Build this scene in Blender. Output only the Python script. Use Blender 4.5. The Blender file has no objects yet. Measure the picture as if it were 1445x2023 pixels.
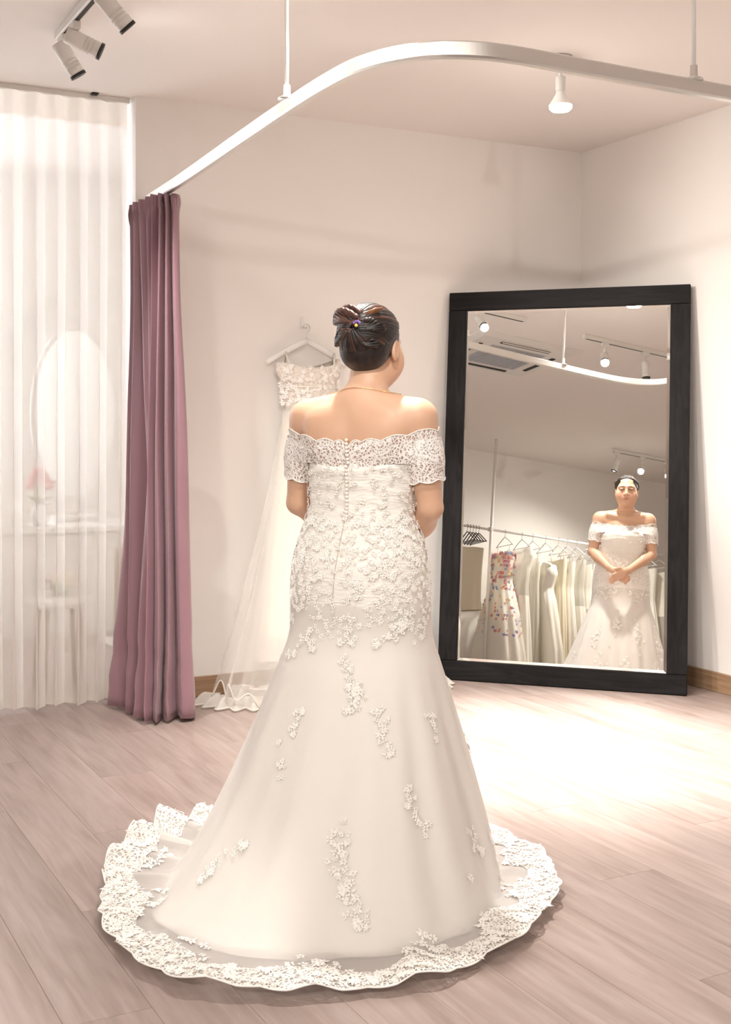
import bpy, math, random
import numpy as np
from mathutils import Vector, Matrix, noise
from mathutils.bvhtree import BVHTree

S = bpy.context.scene
COL = S.collection
R = math.radians
PI = math.pi
rnd = random.Random(7)

# ------------------------------------------------------------------ camera
PSI = 0.4815                      # the camera looks 27.6 degrees to the right of the back wall's normal
CAM_H = 1.2626
F_PX, CX_PX, HOR_PX = 2433.1, 722.5, 847.3
cam = bpy.data.cameras.new('camera')
cam.sensor_fit = 'HORIZONTAL'
cam.sensor_width = 36.0
cam.lens = 36.0 * F_PX / 1445.0
cam.shift_y = -(2023 / 2 - HOR_PX) / 1445.0
cam.clip_start = 0.05
camo = bpy.data.objects.new('camera', cam)
COL.objects.link(camo)
camo.location = (0, 0, CAM_H)
camo.rotation_euler = (R(90), 0, -PSI)
S.camera = camo

# ------------------------------------------------------------------ world, exposure
w = bpy.data.worlds.new('daylight')
S.world = w
w.use_nodes = True
w.node_tree.nodes['Background'].inputs[0].default_value = (0.90, 0.95, 1.0, 1)
w.node_tree.nodes['Background'].inputs[1].default_value = 3.6
S.view_settings.view_transform = 'Standard'
S.view_settings.look = 'None'
S.view_settings.gamma = 1.0
S.view_settings.use_curve_mapping = False
S.view_settings.exposure = 1.6
S.cycles.max_bounces = 14
S.cycles.diffuse_bounces = 8
S.cycles.glossy_bounces = 6
S.cycles.transmission_bounces = 8
S.cycles.transparent_max_bounces = 24
S.cycles.sample_clamp_indirect = 6.0
S.cycles.use_denoising = True

SPOT_KEY, SPOT_WALL, SPOT_PAR = 22.0, 59.0, 270.0     # watts of the track heads and the bulbs
WARM = (1.0, 0.95, 0.88)
NEUTRAL = (1.0, 0.93, 0.86)

# ------------------------------------------------------------------ room measures
H = 2.8
BX, BY = 4.242, 5.524
LX, FY = -3.2, -3.2
AX0, AX1, AY = 1.69, 2.45, 7.5     # the alcove behind the sheer curtain

# ------------------------------------------------------------------ material helpers
def mat(name, col, rough=0.6, metal=0.0, **kw):
    m = bpy.data.materials.new(name)
    m.use_nodes = True
    b = m.node_tree.nodes['Principled BSDF']
    b.inputs['Base Color'].default_value = (*col, 1)
    b.inputs['Roughness'].default_value = rough
    b.inputs['Metallic'].default_value = metal
    for k, v in kw.items():
        b.inputs[k].default_value = v
    return m

def nd(m, t, **kw):
    n = m.node_tree.nodes.new(t)
    for k, v in kw.items():
        if k.startswith('i_'):
            n.inputs[int(k[2:]) if k[2:].isdigit() else k[2:].replace('_', ' ')].default_value = v
        else:
            setattr(n, k, v)
    return n

def ln(m, a, ao, b, bi):
    m.node_tree.links.new(a.outputs[ao], b.inputs[bi])

def bsdf(m): return m.node_tree.nodes['Principled BSDF']
def outn(m): return m.node_tree.nodes['Material Output']

def add_bump(m, scale, strength, dist=0.002, detail=4, coord='Object', stretch=None):
    tc = nd(m, 'ShaderNodeTexCoord')
    mp = nd(m, 'ShaderNodeMapping')
    if stretch: mp.inputs['Scale'].default_value = stretch
    nz = nd(m, 'ShaderNodeTexNoise'); nz.inputs['Scale'].default_value = scale; nz.inputs['Detail'].default_value = detail
    bp = nd(m, 'ShaderNodeBump'); bp.inputs['Strength'].default_value = strength; bp.inputs['Distance'].default_value = dist
    ln(m, tc, coord, mp, 'Vector'); ln(m, mp, 'Vector', nz, 'Vector'); ln(m, nz, 'Fac', bp, 'Height')
    ln(m, bp, 'Normal', bsdf(m), 'Normal')
    return nz

def ramp(m, cols):
    r = nd(m, 'ShaderNodeValToRGB')
    e = r.color_ramp.elements
    e[0].position, e[0].color = cols[0][0], (*cols[0][1], 1)
    e[1].position, e[1].color = cols[-1][0], (*cols[-1][1], 1)
    for p, c in cols[1:-1]:
        x = e.new(p); x.color = (*c, 1)
    return r

def sheer_mat(name, col, alpha, trans=0.5, rough_face=True):
    """thin cloth: part of the light goes straight through, the rest is scattered to both sides"""
    m = bpy.data.materials.new(name); m.use_nodes = True
    nt = m.node_tree; nt.nodes.remove(bsdf(m))
    d = nd(m, 'ShaderNodeBsdfDiffuse'); t = nd(m, 'ShaderNodeBsdfTranslucent'); p = nd(m, 'ShaderNodeBsdfTransparent')
    d.inputs[0].default_value = (*col, 1); t.inputs[0].default_value = (*col, 1)
    a = nd(m, 'ShaderNodeMixShader'); a.inputs[0].default_value = trans
    b = nd(m, 'ShaderNodeMixShader'); b.inputs[0].default_value = alpha
    nt.links.new(d.outputs[0], a.inputs[1]); nt.links.new(t.outputs[0], a.inputs[2])
    nt.links.new(p.outputs[0], b.inputs[1]); nt.links.new(a.outputs[0], b.inputs[2])
    nt.links.new(b.outputs[0], outn(m).inputs[0])
    if rough_face:                      # more thread in the line of sight where the cloth turns away
        lw = nd(m, 'ShaderNodeLayerWeight'); lw.inputs[0].default_value = 0.35
        mr = nd(m, 'ShaderNodeMapRange'); mr.inputs[1].default_value = 0; mr.inputs[2].default_value = 1
        mr.inputs[3].default_value = alpha; mr.inputs[4].default_value = min(1, alpha + 0.3)
        nt.links.new(lw.outputs['Facing'], mr.inputs[0]); nt.links.new(mr.outputs[0], b.inputs[0])
    return m

def lace_mat(name, col, scale, ground=0.25, density=0.5):
    """corded lace: threads on cell edges, solid petals and a fine net between; uses the UV map in metres"""
    m = bpy.data.materials.new(name); m.use_nodes = True
    nt = m.node_tree
    b = bsdf(m); b.inputs['Base Color'].default_value = (*col, 1); b.inputs['Roughness'].default_value = 0.65
    tc = nd(m, 'ShaderNodeTexCoord')
    v1 = nd(m, 'ShaderNodeTexVoronoi', feature='DISTANCE_TO_EDGE'); v1.inputs['Scale'].default_value = scale
    v2 = nd(m, 'ShaderNodeTexVoronoi', feature='F1'); v2.inputs['Scale'].default_value = scale * 0.22
    n2 = nd(m, 'ShaderNodeTexNoise'); n2.inputs['Scale'].default_value = scale * 0.4; n2.inputs['Detail'].default_value = 2
    for n in (v1, v2, n2): ln(m, tc, 'UV', n, 'Vector')
    th = nd(m, 'ShaderNodeMapRange'); th.inputs[1].default_value = 0.09; th.inputs[2].default_value = 0.20
    th.inputs[3].default_value = 1.0; th.inputs[4].default_value = 0.0
    ln(m, v1, 'Distance', th, 0)
    rg = nd(m, 'ShaderNodeMath', operation='SINE'); mu = nd(m, 'ShaderNodeMath', operation='MULTIPLY'); mu.inputs[1].default_value = 26
    ln(m, v2, 'Distance', mu, 0); ln(m, mu, 0, rg, 0)
    rm = nd(m, 'ShaderNodeMapRange'); rm.inputs[1].default_value = 0.1; rm.inputs[2].default_value = 0.5
    ln(m, rg, 0, rm, 0)
    nm = nd(m, 'ShaderNodeMapRange'); nm.inputs[1].default_value = 0.62 - density * 0.3; nm.inputs[2].default_value = 0.68 - density * 0.3
    ln(m, n2, 'Fac', nm, 0)
    mx = nd(m, 'ShaderNodeMath', operation='MULTIPLY'); ln(m, rm, 0, mx, 0); ln(m, nm, 0, mx, 1)
    mx2 = nd(m, 'ShaderNodeMath', operation='MAXIMUM'); ln(m, th, 0, mx2, 0); ln(m, mx, 0, mx2, 1)
    fl = nd(m, 'ShaderNodeMath', operation='MAXIMUM'); fl.inputs[1].default_value = ground; ln(m, mx2, 0, fl, 0)
    ln(m, fl, 0, b, 'Alpha')
    bp = nd(m, 'ShaderNodeBump'); bp.inputs['Distance'].default_value = 0.002; bp.inputs['Strength'].default_value = 0.6
    ln(m, mx2, 0, bp, 'Height'); ln(m, bp, 'Normal', b, 'Normal')
    return m

# ------------------------------------------------------------------ materials
def wall_paint(name, col):
    m = mat(name, col, 0.85)
    add_bump(m, 90, 0.06, 0.002)
    return m
M = {}
M['wall'] = wall_paint('wall_paint', (0.85, 0.825, 0.80))
M['ceiling'] = wall_paint('ceiling_paint', (0.86, 0.82, 0.79))
M['white'] = mat('white_enamel', (0.80, 0.79, 0.77), 0.35)
M['lamp_white'] = mat('lamp_white', (0.74, 0.72, 0.69), 0.45)
M['black'] = mat('black_plastic', (0.015, 0.014, 0.014), 0.45)
M['slot'] = mat('dark_slot', (0.03, 0.03, 0.03), 0.7)
M['grille'] = mat('grey_grille', (0.40, 0.41, 0.44), 0.6)
M['steel'] = mat('brushed_aluminium', (0.80, 0.79, 0.77), 0.32, 0.85)
M['chrome'] = mat('chrome', (0.75, 0.75, 0.76), 0.18, 1.0)
M['mirror'] = mat('mirror_silver', (0.93, 0.93, 0.90), 0.0, 1.0)
M['gold'] = mat('gold', (0.85, 0.55, 0.25), 0.25, 1.0)

def lit(name, col, strength):
    m = bpy.data.materials.new(name); m.use_nodes = True
    m.node_tree.nodes.remove(bsdf(m))
    e = nd(m, 'ShaderNodeEmission'); e.inputs[0].default_value = (*col, 1); e.inputs[1].default_value = strength
    m.node_tree.links.new(e.outputs[0], outn(m).inputs[0])
    return m
M['lit'] = lit('lit_lamp_face', (1.0, 0.93, 0.82), 30.0)

def plank_mat():
    m = mat('oak_laminate', (0.5, 0.4, 0.35), 0.38)
    tc = nd(m, 'ShaderNodeTexCoord'); oi = nd(m, 'ShaderNodeObjectInfo')
    cx = nd(m, 'ShaderNodeCombineXYZ'); mu = nd(m, 'ShaderNodeMath', operation='MULTIPLY'); mu.inputs[1].default_value = 37.0
    ln(m, oi, 'Random', mu, 0); ln(m, mu, 0, cx, 0); ln(m, mu, 0, cx, 1)
    ad = nd(m, 'ShaderNodeVectorMath', operation='ADD'); ln(m, tc, 'Object', ad, 0); ln(m, cx, 0, ad, 1)
    mp = nd(m, 'ShaderNodeMapping'); mp.inputs['Scale'].default_value = (1.0, 0.07, 1.0); ln(m, ad, 0, mp, 'Vector')
    n1 = nd(m, 'ShaderNodeTexNoise'); n1.inputs['Scale'].default_value = 42; n1.inputs['Detail'].default_value = 6; n1.inputs['Distortion'].default_value = 0.6
    ln(m, mp, 'Vector', n1, 'Vector')
    mp2 = nd(m, 'ShaderNodeMapping'); mp2.inputs['Scale'].default_value = (1.0, 0.16, 1.0); ln(m, ad, 0, mp2, 'Vector')
    n2 = nd(m, 'ShaderNodeTexNoise'); n2.inputs['Scale'].default_value = 9; n2.inputs['Detail'].default_value = 3; n2.inputs['Distortion'].default_value = 1.2
    ln(m, mp2, 'Vector', n2, 'Vector')
    r = ramp(m, [(0.30, (0.255, 0.190, 0.166)), (0.48, (0.345, 0.268, 0.242)), (0.68, (0.43, 0.350, 0.326))])
    mxf = nd(m, 'ShaderNodeMix'); mxf.data_type = 'FLOAT'; mxf.inputs[0].default_value = 0.55
    ln(m, n1, 'Fac', mxf, 2); ln(m, n2, 'Fac', mxf, 3); ln(m, mxf, 0, r, 0)
    hv = nd(m, 'ShaderNodeHueSaturation')
    vr = nd(m, 'ShaderNodeMapRange'); vr.inputs[3].default_value = 0.92; vr.inputs[4].default_value = 1.08; ln(m, oi, 'Random', vr, 0)
    ln(m, vr, 0, hv, 'Value'); ln(m, r, 'Color', hv, 'Color'); ln(m, hv, 'Color', bsdf(m), 'Base Color')
    bp = nd(m, 'ShaderNodeBump'); bp.inputs['Strength'].default_value = 0.12; bp.inputs['Distance'].default_value = 0.001
    ln(m, n1, 'Fac', bp, 'Height'); ln(m, bp, 'Normal', bsdf(m), 'Normal')
    return m
M['plank'] = plank_mat()
M['floor_base'] = mat('floor_underlay', (0.20, 0.15, 0.13), 0.8)

def wood(name, c0, c1, scale, stretch, rough):
    m = mat(name, c0, rough)
    tc = nd(m, 'ShaderNodeTexCoord'); mp = nd(m, 'ShaderNodeMapping'); mp.inputs['Scale'].default_value = stretch
    n = nd(m, 'ShaderNodeTexNoise'); n.inputs['Scale'].default_value = scale; n.inputs['Detail'].default_value = 5; n.inputs['Distortion'].default_value = 1.5
    r = ramp(m, [(0.35, c0), (0.65, c1)])
    ln(m, tc, 'Object', mp, 'Vector'); ln(m, mp, 'Vector', n, 'Vector'); ln(m, n, 'Fac', r, 0); ln(m, r, 'Color', bsdf(m), 'Base Color')
    bp = nd(m, 'ShaderNodeBump'); bp.inputs['Strength'].default_value = 0.35; bp.inputs['Distance'].default_value = 0.002
    ln(m, n, 'Fac', bp, 'Height'); ln(m, bp, 'Normal', bsdf(m), 'Normal')
    if 'black' in name: bsdf(m).inputs['Specular IOR Level'].default_value = 0.2
    return m
M['baseboard'] = wood('baseboard_oak', (0.28, 0.17, 0.095), (0.40, 0.26, 0.16), 14, (0.15, 0.15, 2.5), 0.5)
M['ebony_v'] = wood('black_oak_upright', (0.003, 0.0025, 0.0027), (0.012, 0.0105, 0.011), 26, (1.2, 1.2, 0.10), 0.5)
M['ebony_h'] = wood('black_oak_crosswise', (0.003, 0.0025, 0.0027), (0.012, 0.0105, 0.011), 26, (0.10, 0.10, 1.2), 0.5)

M['purple'] = mat('mauve_satin', (0.30, 0.168, 0.204), 0.42)
bsdf(M['purple']).inputs['Sheen Weight'].default_value = 0.25
add_bump(M['purple'], 700, 0.08, 0.0006)
M['sheer'] = sheer_mat('sheer_voile', (0.90, 0.86, 0.81), 0.52, 0.45)
M['sheer_head'] = sheer_mat('sheer_voile_header', (0.80, 0.72, 0.64), 0.72, 0.4)
M['satin'] = mat('ivory_satin', (0.87, 0.845, 0.82), 0.5)
add_bump(M['satin'], 380, 0.10, 0.0008)
M['tulle'] = sheer_mat('ivory_tulle', (0.91, 0.89, 0.865), 0.58, 0.35)
M['ruched'] = mat('ruched_ivory', (0.87, 0.845, 0.80), 0.42)
add_bump(M['ruched'], 38, 0.5, 0.006, 5, 'Object', (1, 1, 4.5))
M['lace'] = lace_mat('ivory_lace', (0.90, 0.87, 0.83), 95, 0.30, 0.75)
M['lace_band'] = lace_mat('ivory_corded_lace', (0.87, 0.84, 0.815), 125, 0.20, 0.75)
M['motif'] = mat('embroidered_motif', (0.92, 0.90, 0.87), 0.45)
M['pearl'] = mat('pearl', (0.86, 0.82, 0.76), 0.22)
M['bead'] = mat('crystal_bead', (0.95, 0.95, 0.95), 0.08, 0.6)
M['gown'] = mat('rack_gown_white', (0.82, 0.79, 0.71), 0.6)
add_bump(M['gown'], 60, 0.12, 0.002, 4, 'Object', (3, 3, 0.4))
M['gown_cream'] = mat('rack_gown_cream', (0.78, 0.71, 0.55), 0.7)
add_bump(M['gown_cream'], 120, 0.2, 0.002)
M['gown_tulle'] = sheer_mat('rack_tulle', (0.86, 0.84, 0.77), 0.6, 0.3)

# ------------------------------------------------------------------ mesh helpers
def tag(o, label=None, cat=None, group=None, kind=None):
    if label: o['label'] = label
    if cat: o['category'] = cat
    if group: o['group'] = group
    if kind: o['kind'] = kind
    return o

WM = {}                                                   # world matrices of everything that may become a parent
def attach(o, parent, world):
    WM[o.name] = world
    if parent is not None:
        o.parent = parent
        o.matrix_parent_inverse = WM[parent.name].inverted()
    o.matrix_basis = world
    return o

def empty(name, loc, rz=0.0, parent=None):
    o = bpy.data.objects.new(name, None); COL.objects.link(o)
    o.empty_display_size = 0.1
    return attach(o, parent, Matrix.Translation(loc) @ Matrix.Rotation(rz, 4, 'Z'))

class MB:
    """collects shapes, in world coordinates, for ONE mesh object"""
    def __init__(s): s.v = []; s.f = []; s.uv = {}; s.smooth = []
    def add(s, verts, faces, smooth=False):
        n = len(s.v); s.v.extend([tuple(p) for p in verts])
        s.f.extend([tuple(i + n for i in f) for f in faces]); s.smooth.extend([smooth] * len(faces))
        return n
    def box(s, c, size, mtx=None, bev=0.0):
        x, y, z = [k / 2 for k in size]
        if bev <= 0:
            vs = [Vector((sx * x, sy * y, sz * z)) for sz in (-1, 1) for sx, sy in ((-1, -1), (1, -1), (1, 1), (-1, 1))]
            fs = [(0, 3, 2, 1), (4, 5, 6, 7)] + [(i, (i + 1) % 4, (i + 1) % 4 + 4, i + 4) for i in range(4)]
        else:
            b = bev; vs = []; fs = []
            rings = [(-z, b), (-z + b, 0), (z - b, 0), (z, b)]
            for zz, ins in rings:
                X, Y = x - ins, y - ins
                c8 = min(b, 0.8 * min(X, Y)) * (0.6 if ins else 1.0)
                vs += [Vector(p + (zz,)) for p in ((-X + c8, -Y), (X - c8, -Y), (X, -Y + c8), (X, Y - c8), (X - c8, Y), (-X + c8, Y), (-X, Y - c8), (-X, -Y + c8))]
            for k in range(3):
                for i in range(8):
                    j = (i + 1) % 8
                    fs.append((k * 8 + i, k * 8 + j, k * 8 + 8 + j, k * 8 + 8 + i))
            fs += [tuple(reversed(range(8))), tuple(range(24, 32))]
        T = Matrix.Translation(c) @ (mtx.to_4x4() if mtx is not None else Matrix.Identity(4))
        s.add([T @ p for p in vs], fs); return s
    def tube(s, pts, r, n=10, cap=True, flat=1.0, up=None, closed=False):
        pts = [Vector(p) for p in pts]; m = len(pts)
        rr = r if isinstance(r, (list, tuple)) else [r] * m
        vs = []; fs = []; prev = Vector(up) if up is not None else None
        for i, p in enumerate(pts):
            if closed: t = (pts[(i + 1) % m] - pts[i - 1])
            else: t = (pts[min(i + 1, m - 1)] - pts[max(i - 1, 0)])
            t.normalize()
            if prev is None:
                prev = Vector((0, 0, 1)) if abs(t.z) < 0.9 else Vector((1, 0, 0))
            a = (prev - t * prev.dot(t)).normalized()
            if up is None: prev = a
            b = t.cross(a)
            for k in range(n):
                g = 2 * PI * k / n
                vs.append(p + a * math.cos(g) * rr[i] * flat + b * math.sin(g) * rr[i])
        for i in range(m if closed else m - 1):
            j = (i + 1) % m
            for k in range(n):
                fs.append((i * n + k, i * n + (k + 1) % n, j * n + (k + 1) % n, j * n + k))
        if cap and not closed:
            fs.append(tuple(reversed(range(n)))); fs.append(tuple(range((m - 1) * n, m * n)))
        s.add(vs, fs, True); return s
    def lathe(s, prof, c=(0, 0, 0), axis=(0, 0, 1), n=20, capb=True, capt=True):
        q = Vector((0, 0, 1)).rotation_difference(Vector(axis).normalized()).to_matrix()
        c = Vector(c); vs = []; fs = []
        for (r, z) in prof:
            for k in range(n):
                g = 2 * PI * k / n
                vs.append(c + q @ Vector((r * math.cos(g), r * math.sin(g), z)))
        for i in range(len(prof) - 1):
            for k in range(n):
                fs.append((i * n + k, i * n + (k + 1) % n, (i + 1) * n + (k + 1) % n, (i + 1) * n + k))
        if capb: fs.append(tuple(reversed(range(n))))
        if capt: fs.append(tuple(range((len(prof) - 1) * n, len(prof) * n)))
        s.add(vs, fs, True); return s
    def ball(s, c, r, n=8, sq=(1, 1, 1)):
        prof = [(max(1e-4, math.sin(PI * i / n)), -math.cos(PI * i / n)) for i in range(n + 1)]
        b = MB(); b.lathe(prof, n=max(6, n + 2))
        rr = (r, r, r) if not isinstance(r, (tuple, list)) else r
        s.add([(c[0] + p[0] * rr[0], c[1] + p[1] * rr[1], c[2] + p[2] * rr[2]) for p in b.v], b.f, True); return s
    def loft(s, rings, closed=True, uvs=True):
        """rings: list of equal-length point lists; the UV map runs in metres"""
        m, n = len(rings), len(rings[0]); base = len(s.v)
        P = np.array([[tuple(p) for p in r] for r in rings], float)
        vs = P.reshape(-1, 3); fs = []
        nn = n if closed else n - 1
        for i in range(m - 1):
            for k in range(nn):
                fs.append((i * n + k, i * n + (k + 1) % n, (i + 1) * n + (k + 1) % n, (i + 1) * n + k))
        s.add(vs, fs, True)
        if uvs:
            Q = np.concatenate([P, P[:, :1]], 1)
            seg = np.linalg.norm(np.diff(Q, axis=1), axis=2); big = int(np.argmax(seg.sum(1)))
            u = np.concatenate([[0], np.cumsum(seg[big])])
            v = np.concatenate([[0], np.cumsum(np.linalg.norm(np.diff(P, axis=0), axis=2).mean(1))])
            for i in range(m):
                for k in range(n): s.uv[base + i * n + k] = (u[k], v[i], u[k + 1] if k + 1 == n else None)
        return s
    def build(s, name, material, parent=None, origin=None):
        me = bpy.data.meshes.new(name)
        W = WM[parent.name] if (parent is not None and origin is None) else Matrix.Translation(origin or (0, 0, 0))
        Wi = W.inverted()
        me.from_pydata([Wi @ Vector(p) for p in s.v], [], s.f)
        me.polygons.foreach_set('use_smooth', s.smooth)
        if s.uv:
            uvl = me.uv_layers.new(name='UVMap')
            for poly in me.polygons:
                us = [s.uv.get(me.loops[li].vertex_index, (0, 0, None)) for li in poly.loop_indices]
                mxu = max(a[0] for a in us)
                for li, a in zip(poly.loop_indices, us):
                    u = a[0]
                    uvl.data[li].uv = (u, a[1])
        for mm in (material if isinstance(material, (list, tuple)) else [material]): me.materials.append(mm)
        me.validate(); me.update()
        o = bpy.data.objects.new(name, me); COL.objects.link(o)
        return attach(o, parent, W)

def catmull(pts, sub, closed=False):
    P = [np.array(p, float) for p in pts]; out = []; n = len(P)
    for i in range(n if closed else n - 1):
        p0 = P[i - 1] if (closed or i > 0) else 2 * P[0] - P[1]
        p1 = P[i]; p2 = P[(i + 1) % n]
        p3 = P[(i + 2) % n] if (closed or i + 2 < n) else 2 * P[-1] - P[-2]
        for k in range(sub):
            t = k / sub
            out.append(0.5 * ((2 * p1) + (-p0 + p2) * t + (2 * p0 - 5 * p1 + 4 * p2 - p3) * t * t + (-p0 + 3 * p1 - 3 * p2 + p3) * t ** 3))
    if not closed: out.append(P[-1])
    return out

def struct(o): o['kind'] = 'structure'; return o
def nz(x, y, z): return noise.noise(Vector((x, y, z)))
def copy_tree(o, delta, parent=None):
    c = o.copy(); COL.objects.link(c)
    if parent is not None:
        c.parent = parent
    else:
        c.matrix_basis = delta @ o.matrix_basis
    WM[c.name] = delta @ WM[o.name]
    for ch in list(o.children): copy_tree(ch, delta, c)
    return c

# ------------------------------------------------------------------ the room
def slab(name, x0, x1, y0, y1, z0, z1, m):
    return struct(MB().box(((x0 + x1) / 2, (y0 + y1) / 2, (z0 + z1) / 2), (x1 - x0, y1 - y0, z1 - z0)).build(name, m, None, ((x0 + x1) / 2, (y0 + y1) / 2, z0)))

T = 0.15
floor = slab('floor', LX - T, BX + T, FY - T, AY + T, -0.12, -0.012, M['floor_base'])
slab('ceiling', LX - T, BX + T, FY - T, AY + T, H, H + 0.12, M['ceiling'])
slab('wall_back', AX0, BX + T, BY, BY + T, 0, H, M['wall'])
slab('wall_right', BX, BX + T, FY - T, BY, 0, H, M['wall'])
slab('wall_left', LX - T, LX, FY - T, BY + T, 0, H, M['wall'])
slab('wall_front', LX, BX, FY - T, FY, 0, H, M['wall'])
slab('wall_back_left', LX, -0.6, BY, BY + T, 0, H, M['wall'])
slab('wall_alcove_left', -0.6 - T, -0.6, BY + T, AY, 0, H, M['wall'])
slab('wall_alcove_right', AX1, AX1 + T, BY + T, AY, 0, H, M['wall'])
# alcove end wall with its window opening
WX0, WX1, WZ0, WZ1 = -0.5, 1.1, 0.95, 2.72
w_ = MB()
for x0, x1, z0, z1 in ((-0.6 - T, WX0, 0, H), (WX1, AX1 + T, 0, H), (WX0, WX1, 0, WZ0), (WX0, WX1, WZ1, H)):
    w_.box(((x0 + x1) / 2, AY + T / 2, (z0 + z1) / 2), (x1 - x0, T, z1 - z0))
struct(w_.build('wall_alcove_end', M['wall'], None, (0.9, AY, 0)))
win = MB()
for x in (WX0 + 0.03, 0.3, WX1 - 0.03): win.box((x, AY + 0.06, (WZ0 + WZ1) / 2), (0.06, 0.06, WZ1 - WZ0))
for z in (WZ0 + 0.03, 2.42, WZ1 - 0.03): win.box(((WX0 + WX1) / 2, AY + 0.055, z), (WX1 - WX0, 0.05, 0.05))
win = struct(win.build('window_1', M['white'], None, (0.3, AY + 0.06, WZ0)))
M['glass'] = sheer_mat('clear_pane', (0.9, 0.95, 0.95), 0.06, 0.5, False)
for x0, x1 in ((WX0 + 0.06, 0.27), (0.33, WX1 - 0.06)):
    MB().box(((x0 + x1) / 2, AY + 0.06, (WZ0 + 2.4) / 2), (x1 - x0, 0.006, 2.4 - WZ0 - 0.06)).build('pane', M['glass'], win)
    MB().box(((x0 + x1) / 2, AY + 0.06, (WZ1 + 2.43) / 2), (x1 - x0, 0.006, WZ1 - 2.45)).build('pane', M['glass'], win)
# baseboards
def baseboard(name, x0, x1, y0, y1):
    struct(MB().box(((x0 + x1) / 2, (y0 + y1) / 2, 0.047), (x1 - x0, y1 - y0, 0.094), None, 0.003).build(name, M['baseboard'], None, ((x0 + x1) / 2, (y0 + y1) / 2, 0)))
baseboard('baseboard_back', AX0, BX, BY - 0.014, BY)
baseboard('baseboard_right', BX - 0.014, BX, FY, BY - 0.014)
baseboard('baseboard_left', LX, LX + 0.014, FY, BY)
# floor planks, each a board of its own
PW, PL = 0.192, 1.55
plank_cache = {}
row = 0; x = LX
while x < BX - 0.01:
    wd = min(PW, BX - x); y = FY - (row * 0.613 % 1.0) * PL; row += 1
    while y < AY:
        y0, y1 = max(y, FY), min(y + PL, AY); y += PL
        if x < -0.8 and y0 > BY: continue
        if y1 - y0 < 0.03: continue
        key = (round(wd, 3), round(y1 - y0, 3))
        if key not in plank_cache:
            a, b = wd / 2 - 0.0002, (y1 - y0) / 2 - 0.0002; c = 0.0005
            vs = [(sx * a, sy * b, z) for z in (-0.012, -0.0012) for sx, sy in ((-1, -1), (1, -1), (1, 1), (-1, 1))]
            vs += [(sx * (a - c), sy * (b - c), 0.0) for sx, sy in ((-1, -1), (1, -1), (1, 1), (-1, 1))]
            fs = [(8, 9, 10, 11)] + [(k * 4 + i, k * 4 + (i + 1) % 4, k * 4 + (i + 1) % 4 + 4, k * 4 + i + 4) for k in range(2) for i in range(4)]
            me = bpy.data.meshes.new('plank'); me.from_pydata(vs, [], fs); me.materials.append(M['plank']); plank_cache[key] = me
        o = bpy.data.objects.new('plank', plank_cache[key]); COL.objects.link(o)
        attach(o, floor, Matrix.Translation((x + wd / 2, (y0 + y1) / 2, 0)))
    x += PW

# ------------------------------------------------------------------ lamps
def spot(name, loc, aim, watts, size, blend=0.5, col=WARM, radius=0.03, parent=None):
    L = bpy.data.lights.new(name, 'SPOT'); L.energy = watts; L.spot_size = R(size); L.spot_blend = blend
    L.color = col; L.shadow_soft_size = radius
    o = bpy.data.objects.new(name, L); COL.objects.link(o)
    q = Vector((0, 0, -1)).rotation_difference(Vector(aim).normalized()).to_matrix().to_4x4()
    return attach(o, parent, Matrix.Translation(loc) @ q)

def lamp_head(parent, base, aim, on=True, watts=60.0, size=60, stem=0.11, length=0.13, col=WARM, blend=0.6):
    base = Vector(base); aim = Vector(aim).normalized(); r = 0.031
    j = base - Vector((0, 0, stem))
    hd = MB(); a0 = j - aim * 0.035
    prof = [(r * 0.9, 0.0), (r, 0.004), (r, 0.07)]
    for k in range(3):
        z = 0.072 + k * 0.014; prof += [(r * 0.94, z), (r * 0.94, z + 0.003), (r, z + 0.004), (r, z + 0.012)]
    prof += [(r, length)]
    hd.lathe(prof, a0, aim, 20, True, False)
    h = hd.build('lamp_head', M['lamp_white'], parent)
    MB().tube([base + Vector((0, 0, 0.0)), j], 0.012, 10).box(tuple(base - Vector((0, 0, 0.016))), (0.03, 0.07, 0.032), None, 0.004).build('stem', M['lamp_white'], h)
    MB().lathe([(r * 0.7, length - 0.004), (r * 0.98, length), (r * 1.04, length), (r * 1.04, length + 0.012), (r * 0.86, length + 0.012), (r * 0.84, length - 0.004)], a0, aim, 20, False, False).build('trim_ring', M['black'], h)
    MB().lathe([(r * 0.86, length - 0.002), (r * 0.86, length + 0.0005)], a0, aim, 20).build('lamp_face', M['lit'] if on else M['slot'], h)
    if on:
        spot('lamp_light', a0 + aim * (length + 0.02), aim, watts, size, 1.0, col, 0.03, h)
    return h

def track(name, x0, y0, y1, label, heads):
    root = empty(name, (x0, (y0 + y1) / 2, H))
    tag(root, label, 'track light', 'ceiling track lights')
    MB().box((x0, (y0 + y1) / 2, H - 0.018), (0.034, abs(y1 - y0), 0.036), None, 0.004).build('track_bar', M['lamp_white'], root)
    MB().box((x0, (y0 + y1) / 2, H - 0.0368), (0.016, abs(y1 - y0) - 0.05, 0.0012)).build('track_slot', M['black'], root)
    for (y, aim, on, watts, size) in heads:
        lamp_head(root, (x0, y, H - 0.036), aim, on, watts, size, stem=0.06 if x0 > 1.15 else 0.11)
    return root

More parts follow.
